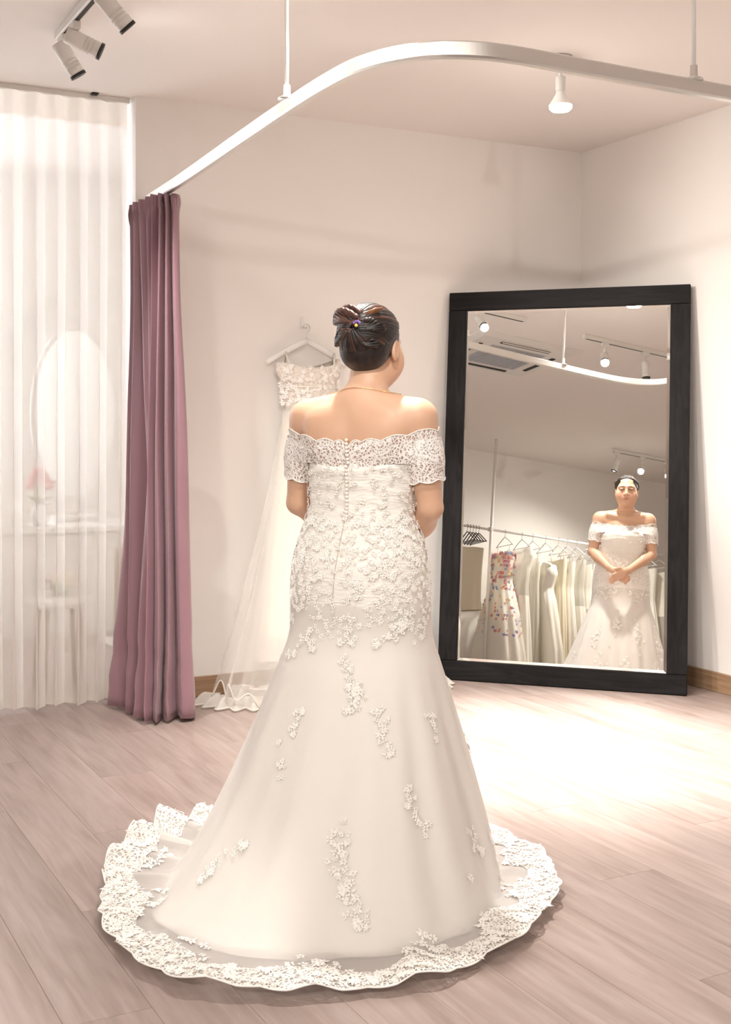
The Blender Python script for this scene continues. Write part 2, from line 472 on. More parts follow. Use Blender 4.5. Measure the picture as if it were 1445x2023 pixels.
right, down, fwd = Vector((0.886, -0.463, 0)), Vector((0, 0, -1)), Vector((0.463, 0.886, 0))
track('track_light', 1.155, 4.78, 3.70, 'white ceiling track by the sheer curtain with three grooved spot heads',
      [(4.70, right * 0.5 + down * 0.85 + fwd * 0.25, True, SPOT_WALL, 70), (4.53, right * 0.85 + down * 0.38 + fwd * .22, True, SPOT_WALL, 70), (4.10, right * .7 + down * .8 + fwd * 0.35, True, SPOT_WALL, 80)])
track('track_light', 1.10, 3.14, 1.60, 'white ceiling track mirrored at upper right with one lit and one dark head',
      [(2.94, Vector((0.75, 0.45, -0.75)), True, SPOT_KEY, 80), (2.55, Vector((0.05, -0.1, -1)), False, 0, 40), (1.95, Vector((0.35, 0.75, -0.8)), True, SPOT_KEY, 75)])
track('track_light', -2.05, 0.62, -0.22, 'white three-head ceiling track above the clothes rack, small in the mirror image',
      [(0.54, Vector((-0.10, 0.25, -0.95)), True, SPOT_WALL, 150), (0.20, Vector((0.6, 0.6, -0.6)), True, SPOT_WALL, 90), (-0.14, Vector((0.7, 0.45, -0.6)), True, SPOT_WALL, 90)])
track('track_light', 1.0, -0.6, -2.4, 'added white ceiling track, unseen behind the camera, three spot heads for fill light',
      [(-0.8, Vector((0.5, 0.8, -0.5)), True, SPOT_WALL, 90), (-1.5, Vector((-0.6, 0.6, -0.5)), True, SPOT_WALL, 90), (-2.2, Vector((0.7, 0.2, -0.5)), True, SPOT_WALL, 90)])  # added track out of view, its bounced light fills the room

def par_lamp(x, y, label, watts, size, drop=0.0):
    root = empty('ceiling_spotlight', (x, y, H)); tag(root, label, 'spotlight', 'bulb spotlights on the ceiling')
    MB().lathe([(0.002, -0.03), (0.042, -0.03), (0.05, -0.024), (0.05, 0)], (x, y, H), n=28).build('canopy', M['chrome'], root)
    z = H - 0.03 - drop
    MB().tube([(x, y, H - 0.03), (x, y, z - 0.05)], 0.008, 10).build('stem', M['lamp_white'], root)
    MB().lathe([(0.012, 0.0), (0.021, -0.004), (0.021, -0.06), (0.018, -0.064)], (x, y, z - 0.03), n=20).build('socket', M['lamp_white'], root)
    b = MB().lathe([(0.018, 0.0), (0.020, -0.012), (0.030, -0.030), (0.044, -0.052), (0.047, -0.060)], (x, y, z - 0.092), n=28, capt=False).build('bulb', M['white'], root)
    MB().lathe([(0.047, 0), (0.046, -0.012), (0.036, -0.022), (0.018, -0.026), (0.002, -0.027)], (x, y, z - 0.152), n=28).build('bulb_face', M['lit'], b)
    spot('bulb_light', (x, y, z - 0.19), (-0.04, -0.07, -1), watts, size, 0.9, WARM, 0.04, root)
    return root
par_lamp(3.07, 4.135, 'white bulb spotlight hanging behind the curved rail, glowing', SPOT_PAR, 52, 0.02)
def downlight(x, y, label, watts, size):
    root = empty('downlight', (x, y, H)); tag(root, label, 'downlight')
    MB().lathe([(0.050, -0.004), (0.064, -0.010), (0.068, -0.004), (0.068, 0.0)], (x, y, H), n=28, capb=False).build('trim_ring', M['lamp_white'], root)
    MB().lathe([(0.002, -0.006), (0.050, -0.005), (0.050, -0.001)], (x, y, H), n=28).build('lamp_face', M['lit'], root)
    spot('downlight_lamp', (x, y, H - 0.03), (0, 0, -1), watts, size, 0.9, WARM, 0.05, root)
downlight(1.76, 3.40, 'round ceiling downlight mirrored at the top edge of the glass', SPOT_PAR * 0.32, 110)

# ceiling cassette air conditioner, seen in the mirror
def cassette(cx, cy):
    root = empty('air_conditioner', (cx, cy, H)); tag(root, 'white square ceiling cassette air conditioner seen at the upper left of the mirror', 'air conditioner')
    MB().lathe([(0.01, -0.04), (0.60, -0.04), (0.66, -0.012), (0.665, 0)], (0, 0, 0), n=4)
    p = MB(); q = Matrix.Rotation(R(45), 4, 'Z'); l_ = MB().lathe([(0.002, -0.035), (0.60, -0.035), (0.665, -0.010), (0.665, 0.0)], n=4)
    p.add([Vector((cx, cy, H)) + q @ Vector(v) for v in l_.v], l_.f); p.build('panel', M['lamp_white'], root)
    MB().box((cx, cy, H - 0.038), (0.50, 0.50, 0.012), None, 0.004).build('return_grille', M['grille'], root)
    g = MB()
    for k in range(12): g.box((cx, cy - 0.22 + k * 0.04, H - 0.046), (0.48, 0.006, 0.006))
    tag(g.build('grille_bars', M['grille'], root), kind='stuff')
    for sx, sy in ((1, 0), (-1, 0), (0, 1), (0, -1)):
        MB().box((cx + sx * 0.345, cy + sy * 0.345, H - 0.036), (0.035 if sx else 0.46, 0.46 if sx else 0.035, 0.012), None, 0.002).build('air_outlet', M['slot'], root)
        MB().box((cx + sx * 0.365, cy + sy * 0.365, H - 0.044), (0.010 if sx else 0.45, 0.45 if sx else 0.010, 0.006)).build('vane', M['lamp_white'], root)
cassette(0.26, 3.36)

# ------------------------------------------------------------------ curved curtain rail with its hanging rods
RAIL_Z = 2.31
def rail():
    root = empty('curtain_rail', (1.61, 3.6, RAIL_Z)); tag(root, 'curved aluminium curtain rail hung from the ceiling above the bride', 'curtain rail')
    path = [(1.735, 5.52), (1.70, 4.80), (1.655, 4.10), (1.622, 3.55), (1.617, 3.30), (1.628, 3.15), (1.672, 3.02), (1.75, 2.925), (1.86, 2.875), (1.98, 2.862), (2.15, 2.868), (2.40, 2.875), (3.0, 2.885), (4.24, 2.90)]
    P = catmull(path, 8); sect = [(-0.011, -0.024), (0.011, -0.024), (0.014, -0.018), (0.014, 0.018), (0.011, 0.022), (-0.011, 0.022), (-0.014, 0.018), (-0.014, -0.018)]
    rings = []
    for i, p in enumerate(P):
        t = P[min(i + 1, len(P) - 1)] - P[max(i - 1, 0)]; t /= np.linalg.norm(t); nn = np.array((t[1], -t[0]))
        rings.append([(p[0] + nn[0] * a, p[1] + nn[1] * a, RAIL_Z + b) for a, b in sect])
    b = MB(); b.loft(rings, True, False); b.f += [tuple(reversed(range(8))), tuple(range(len(b.v) - 8, len(b.v)))]; b.smooth = [False] * len(b.f)
    b.build('rail_bar', M['steel'], root)
    for x, y in ((1.622, 3.655), (2.64, 2.879), (4.05, 2.897)):
        r = MB().tube([(x, y, RAIL_Z + 0.02), (x, y, H - 0.004)], 0.007, 10).build('hanging_rod', M['white'], root)
        MB().lathe([(0.030, 0), (0.028, 0.004), (0.012, 0.012), (0.0115, 0.045), (0.008, 0.047)], (x, y, RAIL_Z + 0.021), n=16).build('collar', M['steel'], r)
        MB().lathe([(0.012, -0.02), (0.022, -0.006), (0.026, 0)], (x, y, H), n=16).build('ceiling_cup', M['white'], r)
rail()

# ------------------------------------------------------------------ curtains
def mauve_curtain():
    root = empty('curtain', (1.70, 5.25, 0)); tag(root, 'mauve satin floor length curtain gathered at the wall end of the rail', 'curtain')
    Tp = [(1.66, 5.49), (1.74, 5.465), (1.635, 5.44), (1.745, 5.40), (1.63, 5.365), (1.74, 5.33), (1.63, 5.29), (1.735, 5.26), (1.64, 5.21), (1.73, 5.195), (1.645, 5.145), (1.685, 5.155), (1.668, 5.105), (1.705, 5.14), (1.695, 5.095), (1.73, 5.13), (1.725, 5.09), (1.757, 5.11), (1.765, 5.20), (1.76, 5.30)]
    Bt = [(1.66, 5.49), (1.54, 5.465), (1.60, 5.40), (1.69, 5.38), (1.575, 5.30), (1.66, 5.27), (1.71, 5.24), (1.575, 5.19), (1.66, 5.15), (1.71, 5.16), (1.59, 5.075), (1.635, 5.13), (1.635, 5.055), (1.695, 5.13), (1.692, 5.052), (1.755, 5.12), (1.752, 5.054), (1.818, 5.07), (1.838, 5.17), (1.79, 5.28)]
    A = np.array(catmull(Tp, 10)); B = np.array(catmull(Bt, 10)); n = len(A); rings = []
    zs = [2.31, 2.295, 2.28, 2.262, 2.245, 2.23, 2.21, 2.18, 2.14] + list(np.linspace(2.08, 0.34, 28)) + [0.30, 0.25, 0.2, 0.15, 0.1, 0.06, 0.014]
    for z in zs:
        t = (2.31 - z) / 2.30; e = t ** 1.15
        ring = []
        mid = A.mean(0) * (1 - e) + B.mean(0) * e
        tight = 1.0 - 0.06 * math.exp(-((z - 1.75) / 0.45) ** 2)
        for k in range(n):
            q = A[k] * (1 - e) + B[k] * e
            q = mid + (q - mid) * tight
            s = k / n
            q = q + 0.010 * np.array((nz(s * 9, z * 1.3, 0.3), nz(s * 9, z * 1.3, 5.3))) * min(1, t * 3)
            if z > 2.2:                                        # gathered header tape
                a = 0.013 * math.sin(k * 2.1 + z * 20) * (1 - abs(z - 2.255) / 0.06 if abs(z - 2.255) < 0.06 else 0)
                q = q + np.array((a, a * 0.6))
            zz = z
            if z > 2.20: zz = z + 0.012 * nz(s * 14, z * 9, 2) - 0.02 * (s < 0.35)
            if z < 0.4: q = q + 0.012 * np.array((nz(s * 5, z * 9, 7), nz(s * 5, z * 9, 9)))
            ring.append((q[0], min(q[1], 5.475), min(zz, 2.277) + (0.006 * math.sin(s * 25) if z < 0.02 else 0)))
        rings.append(ring)
    b = MB(); b.loft(rings, False)
    o = b.build('drape', M['purple'], root)
    md = o.modifiers.new('thickness', 'SOLIDIFY'); md.thickness = 0.002; md.offset = 0
    # stitched hem line and header hooks
    for k, (x, y) in enumerate([(1.729, 5.40), (1.726, 5.32), (1.722, 5.24), (1.718, 5.17)]):
        MB().tube([(x, y, 2.284), (x, y, 2.262)], 0.004, 6).build('glider', M['white'], root)
    hm = [i for i, z in enumerate(zs) if abs(z - 0.15) < 1e-6][0]
    MB().tube([tuple(p) for p in rings[hm]], 0.0012, 4).build('hem_seam', M['purple'], root)
mauve_curtain()

def sheer_curtain():
    root = empty('sheer_curtain', (0.6, 5.57, 0)); tag(root, 'white sheer voile curtain hanging across the opening beside the mauve curtain', 'curtain')
    x0, x1 = -0.55, 1.672; n = 420; rings = []; head = []
    zs = [2.775, 2.74, 2.70, 2.665] + list(np.linspace(2.55, 0.03, 22))
    for z in zs:
        ring = []
        t = (2.775 - z) / 2.75
        for k in range(n):
            s = k / (n - 1); x = x1 + (x0 - x1) * s
            ph = x * 2 * PI / 0.098
            amp = 0.014 + 0.032 * t
            a = amp * (math.sin(ph) + 0.35 * math.sin(ph * 0.5 + 1.2 + t)) + 0.02 * t * nz(x * 3.1, z * 0.4, 1)
            xx = x + 0.018 * t * math.sin(ph * 2 + 0.6) - (0.03 * t ** 1.6 * max(0, 1 - s * 4))
            zz = z if z > 0.1 else z - 0.012 + 0.01 * nz(x * 5, 0, 3)
            ring.append((xx, 5.60 + a - 0.03 * t, zz))
        rings.append(ring)
    MB().loft(rings[:4], False).build('header_tape', M['sheer_head'], root)
    MB().loft(rings[3:], False).build('drape', M['sheer'], root)
    hem = MB(); hem.loft([[(p[0], p[1] - 0.001, p[2] + dz) for p in rings[-1]] for dz in (0.03, 0.001)], False); hem.build('hem', M['sheer'], root)
    t = MB().box(((x0 + x1) / 2, 5.60, H - 0.012), (x1 - x0 + 0.02, 0.028, 0.024), None, 0.002)
    tr = empty('curtain_track', (0.6, 5.60, H)); tag(tr, 'white ceiling track carrying the sheer curtain', 'curtain track')
    t.build('track_bar', M['lamp_white'], tr); MB().box((x1 - 0.16, 5.58, H - 0.004), (0.03, 0.05, 0.008), None, 0.002).build('bracket', M['black'], tr)
sheer_curtain()

# ------------------------------------------------------------------ leaning mirror
MYAW, MLEAN, MW, ML = -0.8149, 0.1193, 1.2214, 1.9825
mr = Vector((math.cos(MYAW), math.sin(MYAW), 0)); mbk = Vector((-math.sin(MYAW), math.cos(MYAW), 0))
mu_ = Vector((0, 0, 1)) * math.cos(MLEAN) + mbk * math.sin(MLEAN)
mn = mr.cross(mu_)                                     # towards the room
MTH = 0.034
MO = Vector((3.196, 5.335, MTH * math.sin(MLEAN)))
def mirror():
    root = empty('mirror', MO + mr * MW / 2); tag(root, 'tall black wooden framed mirror leaning in the corner', 'mirror')
    rot = Matrix((mr, -mn, mu_)).transposed()          # local x along the width, y into the wall, z up the frame
    fw = 0.095
    def board(nm, x0, x1, z0, z1, m):
        MB().box(MO + mr * (x0 + x1) / 2 + mu_ * (z0 + z1) / 2 - mn * MTH / 2, (x1 - x0, MTH, z1 - z0), rot, 0.0025).build(nm, m, root)
    g = 0.0006
    board('top_rail', 0, MW, ML - fw + g, ML, M['ebony_h']); board('bottom_rail', 0, MW, 0, fw - g, M['ebony_h'])
    board('left_stile', 0, fw - g, fw, ML - fw, M['ebony_v']); board('right_stile', MW - fw + g, MW, fw, ML - fw, M['ebony_v'])
    MB().box(MO + mr * MW / 2 + mu_ * ML / 2 - mn * (MTH - 0.004), (MW - 0.15, 0.006, ML - 0.15), rot).build('back_board', M['black'], root)
    bev, x0, x1, z0, z1 = 0.014, fw + 0.0006, MW - fw - 0.0006, fw + 0.0006, ML - fw - 0.0006
    def P(x, z, d): return MO + mr * x + mu_ * z - mn * d
    gl = MB()
    o4 = [P(x0, z0, 0.012), P(x1, z0, 0.012), P(x1, z1, 0.012), P(x0, z1, 0.012)]
    i4 = [P(x0 + bev, z0 + bev, 0.0105), P(x1 - bev, z0 + bev, 0.0105), P(x1 - bev, z1 - bev, 0.0105), P(x0 + bev, z1 - bev, 0.0105)]
    b4 = [p - mn * 0.004 for p in o4]
    gl.add(o4 + i4 + b4, [(4, 5, 6, 7)] + [(i, (i + 1) % 4, (i + 1) % 4 + 4, i + 4) for i in range(4)] + [(i + 8, (i + 1) % 4 + 8, (i + 1) % 4, i) for i in range(4)] + [(11, 10, 9, 8)])
    gl.build('glass', M['mirror'], root)
mirror()

# ------------------------------------------------------------------ signed distance body, meshed as one surface
PR = Vector((1.589, 3.073, 0)); HEAD = R(53.0)
PM = Matrix.Translation(PR) @ Matrix.Rotation(-HEAD, 4, 'Z')      # her own frame: x to her right, y forward, z up

class SDF:
    def __init__(s, xs, ys, zs):
        s.ax = [np.asarray(a, np.float32) for a in (xs, ys, zs)]
        s.F = np.full([len(a) for a in s.ax], 0.25, np.float32)
    def _sub(s, lo, hi):
        sl = tuple(slice(max(0, int(np.searchsorted(a, l)) - 1), int(np.searchsorted(a, h)) + 1) for a, l, h in zip(s.ax, lo, hi))
        g = np.meshgrid(*[a[q] for a, q in zip(s.ax, sl)], indexing='ij', sparse=True)
        return sl, g
    def _merge(s, sl, d, k, sub=False):
        f = s.F[sl]
        if sub:
            d = -d
            h = np.maximum(k - np.abs(f - d), 0) / k; s.F[sl] = np.maximum(f, d) + h * h * k * 0.25
        else:
            h = np.maximum(k - np.abs(f - d), 0) / k; s.F[sl] = np.minimum(f, d) - h * h * k * 0.25
    def cone(s, a, b, ra, rb, k=0.02, sub=False):
        a, b = np.array(a, np.float32), np.array(b, np.float32); m = max(ra, rb) + k + 0.02
        sl, g = s._sub(np.minimum(a, b) - m, np.maximum(a, b) + m)
        ab = b - a; L = float(ab @ ab) + 1e-12
        t = np.clip(sum((g[i] - a[i]) * ab[i] for i in range(3)) / L, 0, 1)
        d = np.sqrt(sum((g[i] - a[i] - t * ab[i]) ** 2 for i in range(3))) - (ra + (rb - ra) * t)
        s._merge(sl, d, k, sub)
    def ell(s, c, r, k=0.02, rot=None, sub=False):
        c, r = np.array(c, np.float32), np.array(r, np.float32); m = r.max() + k + 0.02
        sl, g = s._sub(c - m, c + m)
        q = [g[i] - c[i] for i in range(3)]
        if rot is not None:
            Rm = np.array(rot, np.float32)
            q = [sum(Rm[j, i] * q[j] for j in range(3)) for i in range(3)]
        k0 = np.sqrt(sum((q[i] / r[i]) ** 2 for i in range(3))); k1 = np.sqrt(sum((q[i] / r[i] ** 2) ** 2 for i in range(3)))
        s._merge(sl, k0 * (k0 - 1.0) / np.maximum(k1, 1e-6), k, sub)
    def plane_cut(s, p, n, k=0.01):
        """removes the side the normal points to"""
        g = np.meshgrid(*s.ax, indexing='ij', sparse=True)
        d = sum((g[i] - p[i]) * n[i] for i in range(3))
        h = np.maximum(k - np.abs(s.F - d), 0) / k; s.F = np.maximum(s.F, d) + h * h * k * 0.25
    def mesh(s):
        F = s.F; nx, ny, nzz = F.shape; ins = F < 0
        c = [ins[i:nx - 1 + i, j:ny - 1 + j, k:nzz - 1 + k] for i in (0, 1) for j in (0, 1) for k in (0, 1)]
        sm = sum(x.astype(np.int8) for x in c); act = (sm > 0) & (sm < 8)
        I, J, K = np.nonzero(act); idx = np.full(act.shape, -1, np.int64); idx[I, J, K] = np.arange(len(I))
        P = np.zeros((len(I), 3)); cnt = np.zeros(len(I))
        cor = [(i, j, k) for i in (0, 1) for j in (0, 1) for k in (0, 1)]
        for a in cor:
            for axx in range(3):
                if a[axx]: continue
                b = list(a); b[axx] = 1
                fa = F[I + a[0], J + a[1], K + a[2]]; fb = F[I + b[0], J + b[1], K + b[2]]
                m = (fa < 0) != (fb < 0)
                t = np.where(m, fa / np.where(np.abs(fa - fb) < 1e-9, 1e-9, fa - fb), 0)
                for d, ix in enumerate((I, J, K)):
                    ca = s.ax[d][ix + a[d]]; cb = s.ax[d][ix + b[d]]
                    P[:, d] += np.where(m, ca + (cb - ca) * t, 0)
                cnt += m
        P /= cnt[:, None]
        faces = []
        for axx in range(3):
            sh = [slice(1, -1)] * 3; sh[axx] = slice(0, -1); sh2 = list(sh); sh2[axx] = slice(1, None)
            a = ins[tuple(sh)]; b = ins[tuple(sh2)]; X = np.nonzero(a != b)
            q = [X[d] + (0 if d == axx else 1) for d in range(3)]; flip = a[X]
            o1, o2 = [d for d in range(3) if d != axx]
            def cell(d1, d2):
                z = [q[0].copy(), q[1].copy(), q[2].copy()]; z[o1] -= d1; z[o2] -= d2; return idx[z[0], z[1], z[2]]
            Q = np.stack([cell(1, 1), cell(0, 1), cell(0, 0), cell(1, 0)], 1)
            if axx == 1: flip = ~flip
            Q[~flip] = Q[~flip][:, ::-1]
            faces.append(Q)
        return P, np.concatenate(faces)
    def value(s, p):
        ix = []; fr = []
        for a, v in zip(s.ax, p):
            i = int(np.clip(np.searchsorted(a, v) - 1, 0, len(a) - 2)); ix.append(i); fr.append(min(1, max(0, (v - a[i]) / (a[i + 1] - a[i]))))
        v = 0.0
        for i in (0, 1):
            for j in (0, 1):
                for k in (0, 1):
                    v += s.F[ix[0] + i, ix[1] + j, ix[2] + k] * (fr[0] if i else 1 - fr[0]) * (fr[1] if j else 1 - fr[1]) * (fr[2] if k else 1 - fr[2])
        return v

HC = Vector((0.022, 0.030, 1.498))                       # centre of the head, turned a little further to her right
HM = Matrix.Translation(HC) @ Matrix.Rotation(R(0), 4, 'Z') @ Matrix.Rotation(R(-4), 4, 'X')
HR = np.array(HM.to_3x3())
def hp(x, y, z): return tuple(HM @ Vector((x, y, z)))

zs_ = np.concatenate([np.arange(-0.01, 0.84, 0.02), np.arange(0.845, 1.625, 0.0034)])
B = SDF(np.arange(-0.285, 0.295, 0.0038), np.arange(-0.165, 0.285, 0.0038), zs_)
# torso
B.ell((0, -.02, .88), (.150, .11, .13), .05); B.ell((.004, 0, 1.03), (.122, .086, .14), .05)
B.ell((.012, 0, 1.16), (.136, .094, .15), .05)
B.cone((-.095, -.022, 1.265), (.115, -.022, 1.265), .066, .066, .06)
B.cone((.015, -.022, 1.324), (-.155, -.008, 1.296), .052, .046, .05)
B.cone((.015, -.022, 1.324), (.175, -.008, 1.296), .052, .046, .05)
B.ell((-.062, .066, 1.145), (.060, .046, .060), .04); B.ell((.082, .066, 1.145), (.060, .046, .060), .04)
for sx in (-.066, .088): B.ell((sx, -.066, 1.235), (.052, .026, .072), .045)
B.cone((-.10, .045, 1.318), (.0, .062, 1.300), .014, .013, .03); B.cone((.135, .045, 1.318), (.03, .062, 1.300), .014, .013, .03)
# legs and feet under the gown
for sx in (-1, 1):
    B.cone((sx * .085, -.01, .84), (sx * .08, .0, .46), .088, .056, .05)
    B.cone((sx * .08, .0, .46), (sx * .075, -.02, .10), .056, .036, .03)
    B.cone((sx * .075, -.03, .045), (sx * .085, .13, .025), .034, .024, .02)
# neck
B.cone((.020, -.012, 1.32), (.022, .022, 1.44), .055, .054, .03)
# arms
def arm(sh, el, wr, k=.03):
    sh, el, wr = map(np.array, (sh, el, wr))
    B.cone(sh, sh + (el - sh) * .45, .050, .046, k); B.cone(sh + (el - sh) * .4, el, .046, .034, .015)
    B.cone(el, el + (wr - el) * .35, .033, .036, .012); B.cone(el + (wr - el) * .3, wr, .036, .0235, .02)
arm((-.163, -.006, 1.290), (-.206, .016, 1.050), (-.078, .182, .918))
arm((.181, -.006, 1.290), (.207, .016, 1.045), (.050, .196, .905))
# hands: her right hand folded over the back of the left
def chain(pts, rs, k=.006):
    for a, b, r0, r1 in zip(pts, pts[1:], rs, rs[1:]): B.cone(a, b, r0, r1, k)
B.cone((-.078, .182, .918), (-.045, .200, .898), .023, .026, .012)
B.ell((-.022, .208, .878), (.042, .016, .034), .012, np.array(Matrix.Rotation(R(30), 3, 'Y')))
for i, (dx, dz) in enumerate(((.018, .012), (.012, -.006), (.004, -.022), (-.008, -.036))):
    b = Vector((.006 + dx * .6, .208, .868 + dz)); L = (.030, .034, .031, .024)[i]
    chain([b, b + Vector((L, .004, -.012)), b + Vector((L * 1.5, -.012, -.020))], [.0092, .0085, .0075])
chain([(-.040, .206, .908), (-.012, .226, .905), (.012, .230, .898)], [.012, .0105, .0085])
B.cone((.050, .196, .905), (.022, .222, .893), .0235, .026, .012)
B.ell((-.002, .236, .872), (.044, .016, .036), .012, np.array(Matrix.Rotation(R(-35), 3, 'Y')))
for i in range(4):
    b = Vector((-.020 - .002 * i, .240 - .002 * i, .880 - .0165 * i)); L = (.036, .040, .036, .028)[i]
    m1 = b + Vector((-L * .85, .002, -.016)); m2 = m1 + Vector((-L * .42, -.016, -.010))
    chain([b, m1, m2, m2 + Vector((-.002, -.014, .002))], [.0095, .009, .008, .0072])
chain([(.020, .226, .905), (-.008, .244, .912), (-.034, .240, .906)], [.0125, .0105, .0085])
# head
B.ell(hp(0, -.012, .030), (.075, .090, .080), .02, HR)
B.ell(hp(0, .034, -.030), (.067, .056, .080), .03, HR)
B.ell(hp(0, .030, -.078), (.056, .050, .040), .03, HR)
for s in (-1, 1):
    B.ell(hp(s * .041, .050, -.042), (.033, .031, .038), .03, HR)
    B.cone(hp(s * .012, .084, .020), hp(s * .046, .070, .018), .012, .011, .015)
    B.ell(hp(s * .076, -.006, -.016), (.010, .020, .031), .006, HR)
    B.ell(hp(s * .083, -.004, -.012), (.006, .011, .019), .005, HR, True)
    B.ell(hp(s * .031, .100, .000), (.019, .015, .011), .014, HR, True)
    B.ell(hp(s * .031, .079, .0005), (.0165, .0125, .0105), .004, HR)
    B.ell(hp(s * .0115, .099, -.037), (.009, .009, .007), .008, HR)
B.cone(hp(0, .088, .004), hp(0, .104, -.032), .0085, .0115, .012)
B.ell(hp(0, .076, -.100), (.022, .017, .016), .02, HR)
B.ell(hp(0, .072, -.066), (.030, .020, .022), .02, HR)
B.cone(hp(-.019, .085, -.062), hp(.019, .085, -.062), .0058, .0058, .004); B.cone(hp(-.015, .086, -.072), hp(.015, .086, -.072), .0066, .0066, .004)
B.cone(hp(-.008, .091, -.062), hp(.008, .091, -.062), .006, .006, .004)
BP, BF = B.mesh()

def skin_mat():
    m = mat('skin', (0.72, 0.47, 0.36), 0.48)
    b = bsdf(m); b.inputs['Subsurface Weight'].default_value = 0.12; b.inputs['Subsurface Radius'].default_value = (0.012, 0.004, 0.002); b.inputs['Subsurface Scale'].default_value = 1.0
    at = nd(m, 'ShaderNodeVertexColor', layer_name='tint')
    nz1 = nd(m, 'ShaderNodeTexNoise'); nz1.inputs['Scale'].default_value = 22
    tc = nd(m, 'ShaderNodeTexCoord'); ln(m, tc, 'Object', nz1, 'Vector')
    mr_ = nd(m, 'ShaderNodeMapRange'); mr_.inputs[3].default_value = 0.95; mr_.inputs[4].default_value = 1.05; ln(m, nz1, 'Fac', mr_, 0)
    hv = nd(m, 'ShaderNodeHueSaturation'); ln(m, mr_, 0, hv, 'Value'); ln(m, at, 'Color', hv, 'Color'); ln(m, hv, 'Color', b, 'Base Color')
    return m
M['skin'] = skin_mat()
def smooth_np(P, Fq, it=2, lam=0.5):
    n = len(P)
    for _ in range(it):
        acc = np.zeros_like(P); c = np.zeros(n)
        for a in range(4):
            i, j = Fq[:, a], Fq[:, (a + 1) % 4]
            for d in range(3):
                acc[:, d] += np.bincount(i, P[j, d], n) + np.bincount(j, P[i, d], n)
            c += np.bincount(i, minlength=n) + np.bincount(j, minlength=n)
        P = P + lam * (acc / np.maximum(c, 1)[:, None] - P)
    return P
BP = smooth_np(BP, BF, 2, 0.45)
me = bpy.data.meshes.new('person')
me.from_pydata(BP.tolist(), [], BF.tolist()); me.polygons.foreach_set('use_smooth', [True] * len(BF)); me.materials.append(M['skin'])
ca = me.color_attributes.new('tint', 'FLOAT_COLOR', 'POINT')
HMI = np.array(HM.inverted())
LP = BP @ HMI[:3, :3].T + HMI[:3, 3]
base = np.tile(np.array([0.64, 0.40, 0.275, 1.0]), (len(BP), 1))
def tint(mask, colr, amt): base[:, :3] = base[:, :3] * (1 - (mask * amt)[:, None]) + np.array(colr) * (mask * amt)[:, None]
def gauss(c, r): return np.exp(-(((LP - np.array(c)) / np.array(r)) ** 2).sum(1))
tint(np.clip(gauss((0, .092, -.067), (.017, .02, .0075)) * 1.3, 0, 1), (0.50, 0.17, 0.15), 0.9)
for s in (-1, 1):
    tint(gauss((s * .040, .08, -.035), (.022, .05, .02)), (0.72, 0.36, 0.28), 0.45)
    tint(np.clip(gauss((s * .031, .09, .000), (.016, .02, .0045)) * 1.4, 0, 1), (0.06, 0.035, 0.03), 0.9)
    tint(np.clip(gauss((s * .033, .085, .0215), (.019, .03, .0042)) * 1.3, 0, 1), (0.09, 0.055, 0.045), 0.8)
ca.data.foreach_set('color', base.astype(np.float32).ravel())
me.validate(); me.update()
person = bpy.data.objects.new('person', me); COL.objects.link(person); attach(person, None, PM)
tag(person, 'woman with dark pinned up hair in a white lace mermaid gown, seen from behind', 'person')

def pm(p): return PM @ Vector(p)
def pbuild(mb, name, m, parent=person):
    mb.v = [tuple(PM @ Vector(p)) for p in mb.v]
    return mb.build(name, m, parent)

# ------------------------------------------------------------------ hair: a swept cap with pinned locks
def hair_mat():
    m = mat('dark_brown_hair', (0.03, 0.016, 0.012), 0.42)
    tc = nd(m, 'ShaderNodeTexCoord'); mp = nd(m, 'ShaderNodeMapping'); mp.inputs['Scale'].default_value = (1, 1, 1)
    n = nd(m, 'ShaderNodeTexNoise'); n.inputs['Scale'].default_value = 60; n.inputs['Detail'].default_value = 4
    r = ramp(m, [(0.35, (0.008, 0.006, 0.006)), (0.55, (0.018, 0.011, 0.010)), (0.80, (0.050, 0.026, 0.020))])
    ln(m, tc, 'Object', mp, 'Vector'); ln(m, mp, 'Vector', n, 'Vector'); ln(m, n, 'Fac', r, 0); ln(m, r, 'Color', bsdf(m), 'Base Color')
    n2 = nd(m, 'ShaderNodeTexNoise'); n2.inputs['Scale'].default_value = 260; n2.inputs['Detail'].default_value = 2; ln(m, tc, 'Object', n2, 'Vector')
    bp = nd(m, 'ShaderNodeBump'); bp.inputs['Strength'].default_value = 0.5; bp.inputs['Distance'].default_value = 0.002; ln(m, n2, 'Fac', bp, 'Height'); ln(m, bp, 'Normal', bsdf(m), 'Normal')
    return m
M['hair'] = hair_mat()
HS = SDF(np.arange(-.11, .115, .003), np.arange(-.15, .12, .003), np.arange(-.12, .145, .003))
HS.ell((0, -.018, .026), (.0815, .0965, .0830), .02)
HS.ell((0, -.050, -.026), (.068, .054, .056), .03)
HS.plane_cut((0, .084, .060), np.array((0, .745, -.667)), .010)
HP_, HF_ = HS.mesh(); HP_ = smooth_np(HP_, HF_, 2)
hb = MB(); hb.add([tuple(HM @ Vector(p)) for p in HP_], HF_.tolist(), True)
hair = pbuild(hb, 'hair', M['hair'])
EC, ER = Vector((0, -.018, .025)), Vector((.0815, .0985, .0850))
def onskull(d, lift=1.0): d = d.normalized(); return EC + Vector((d.x * ER.x, d.y * ER.y, d.z * ER.z)) * lift
lr = random.Random(3)
def lock(start, mid, end, r0, r1, lift0, lift1, n=14, flat=0.5):
    pts = []; rs = []
    for i in range(n):
        t = i / (n - 1); d = (start * (1 - t) ** 2 + mid * 2 * t * (1 - t) + end * t * t)
        pts.append(HM @ onskull(d, lift0 + (lift1 - lift0) * t)); rs.append((r0 + (r1 - r0) * t) * (0.55 + 0.45 * math.sin(PI * min(1, 0.15 + t * 0.8))))
    return pts, rs
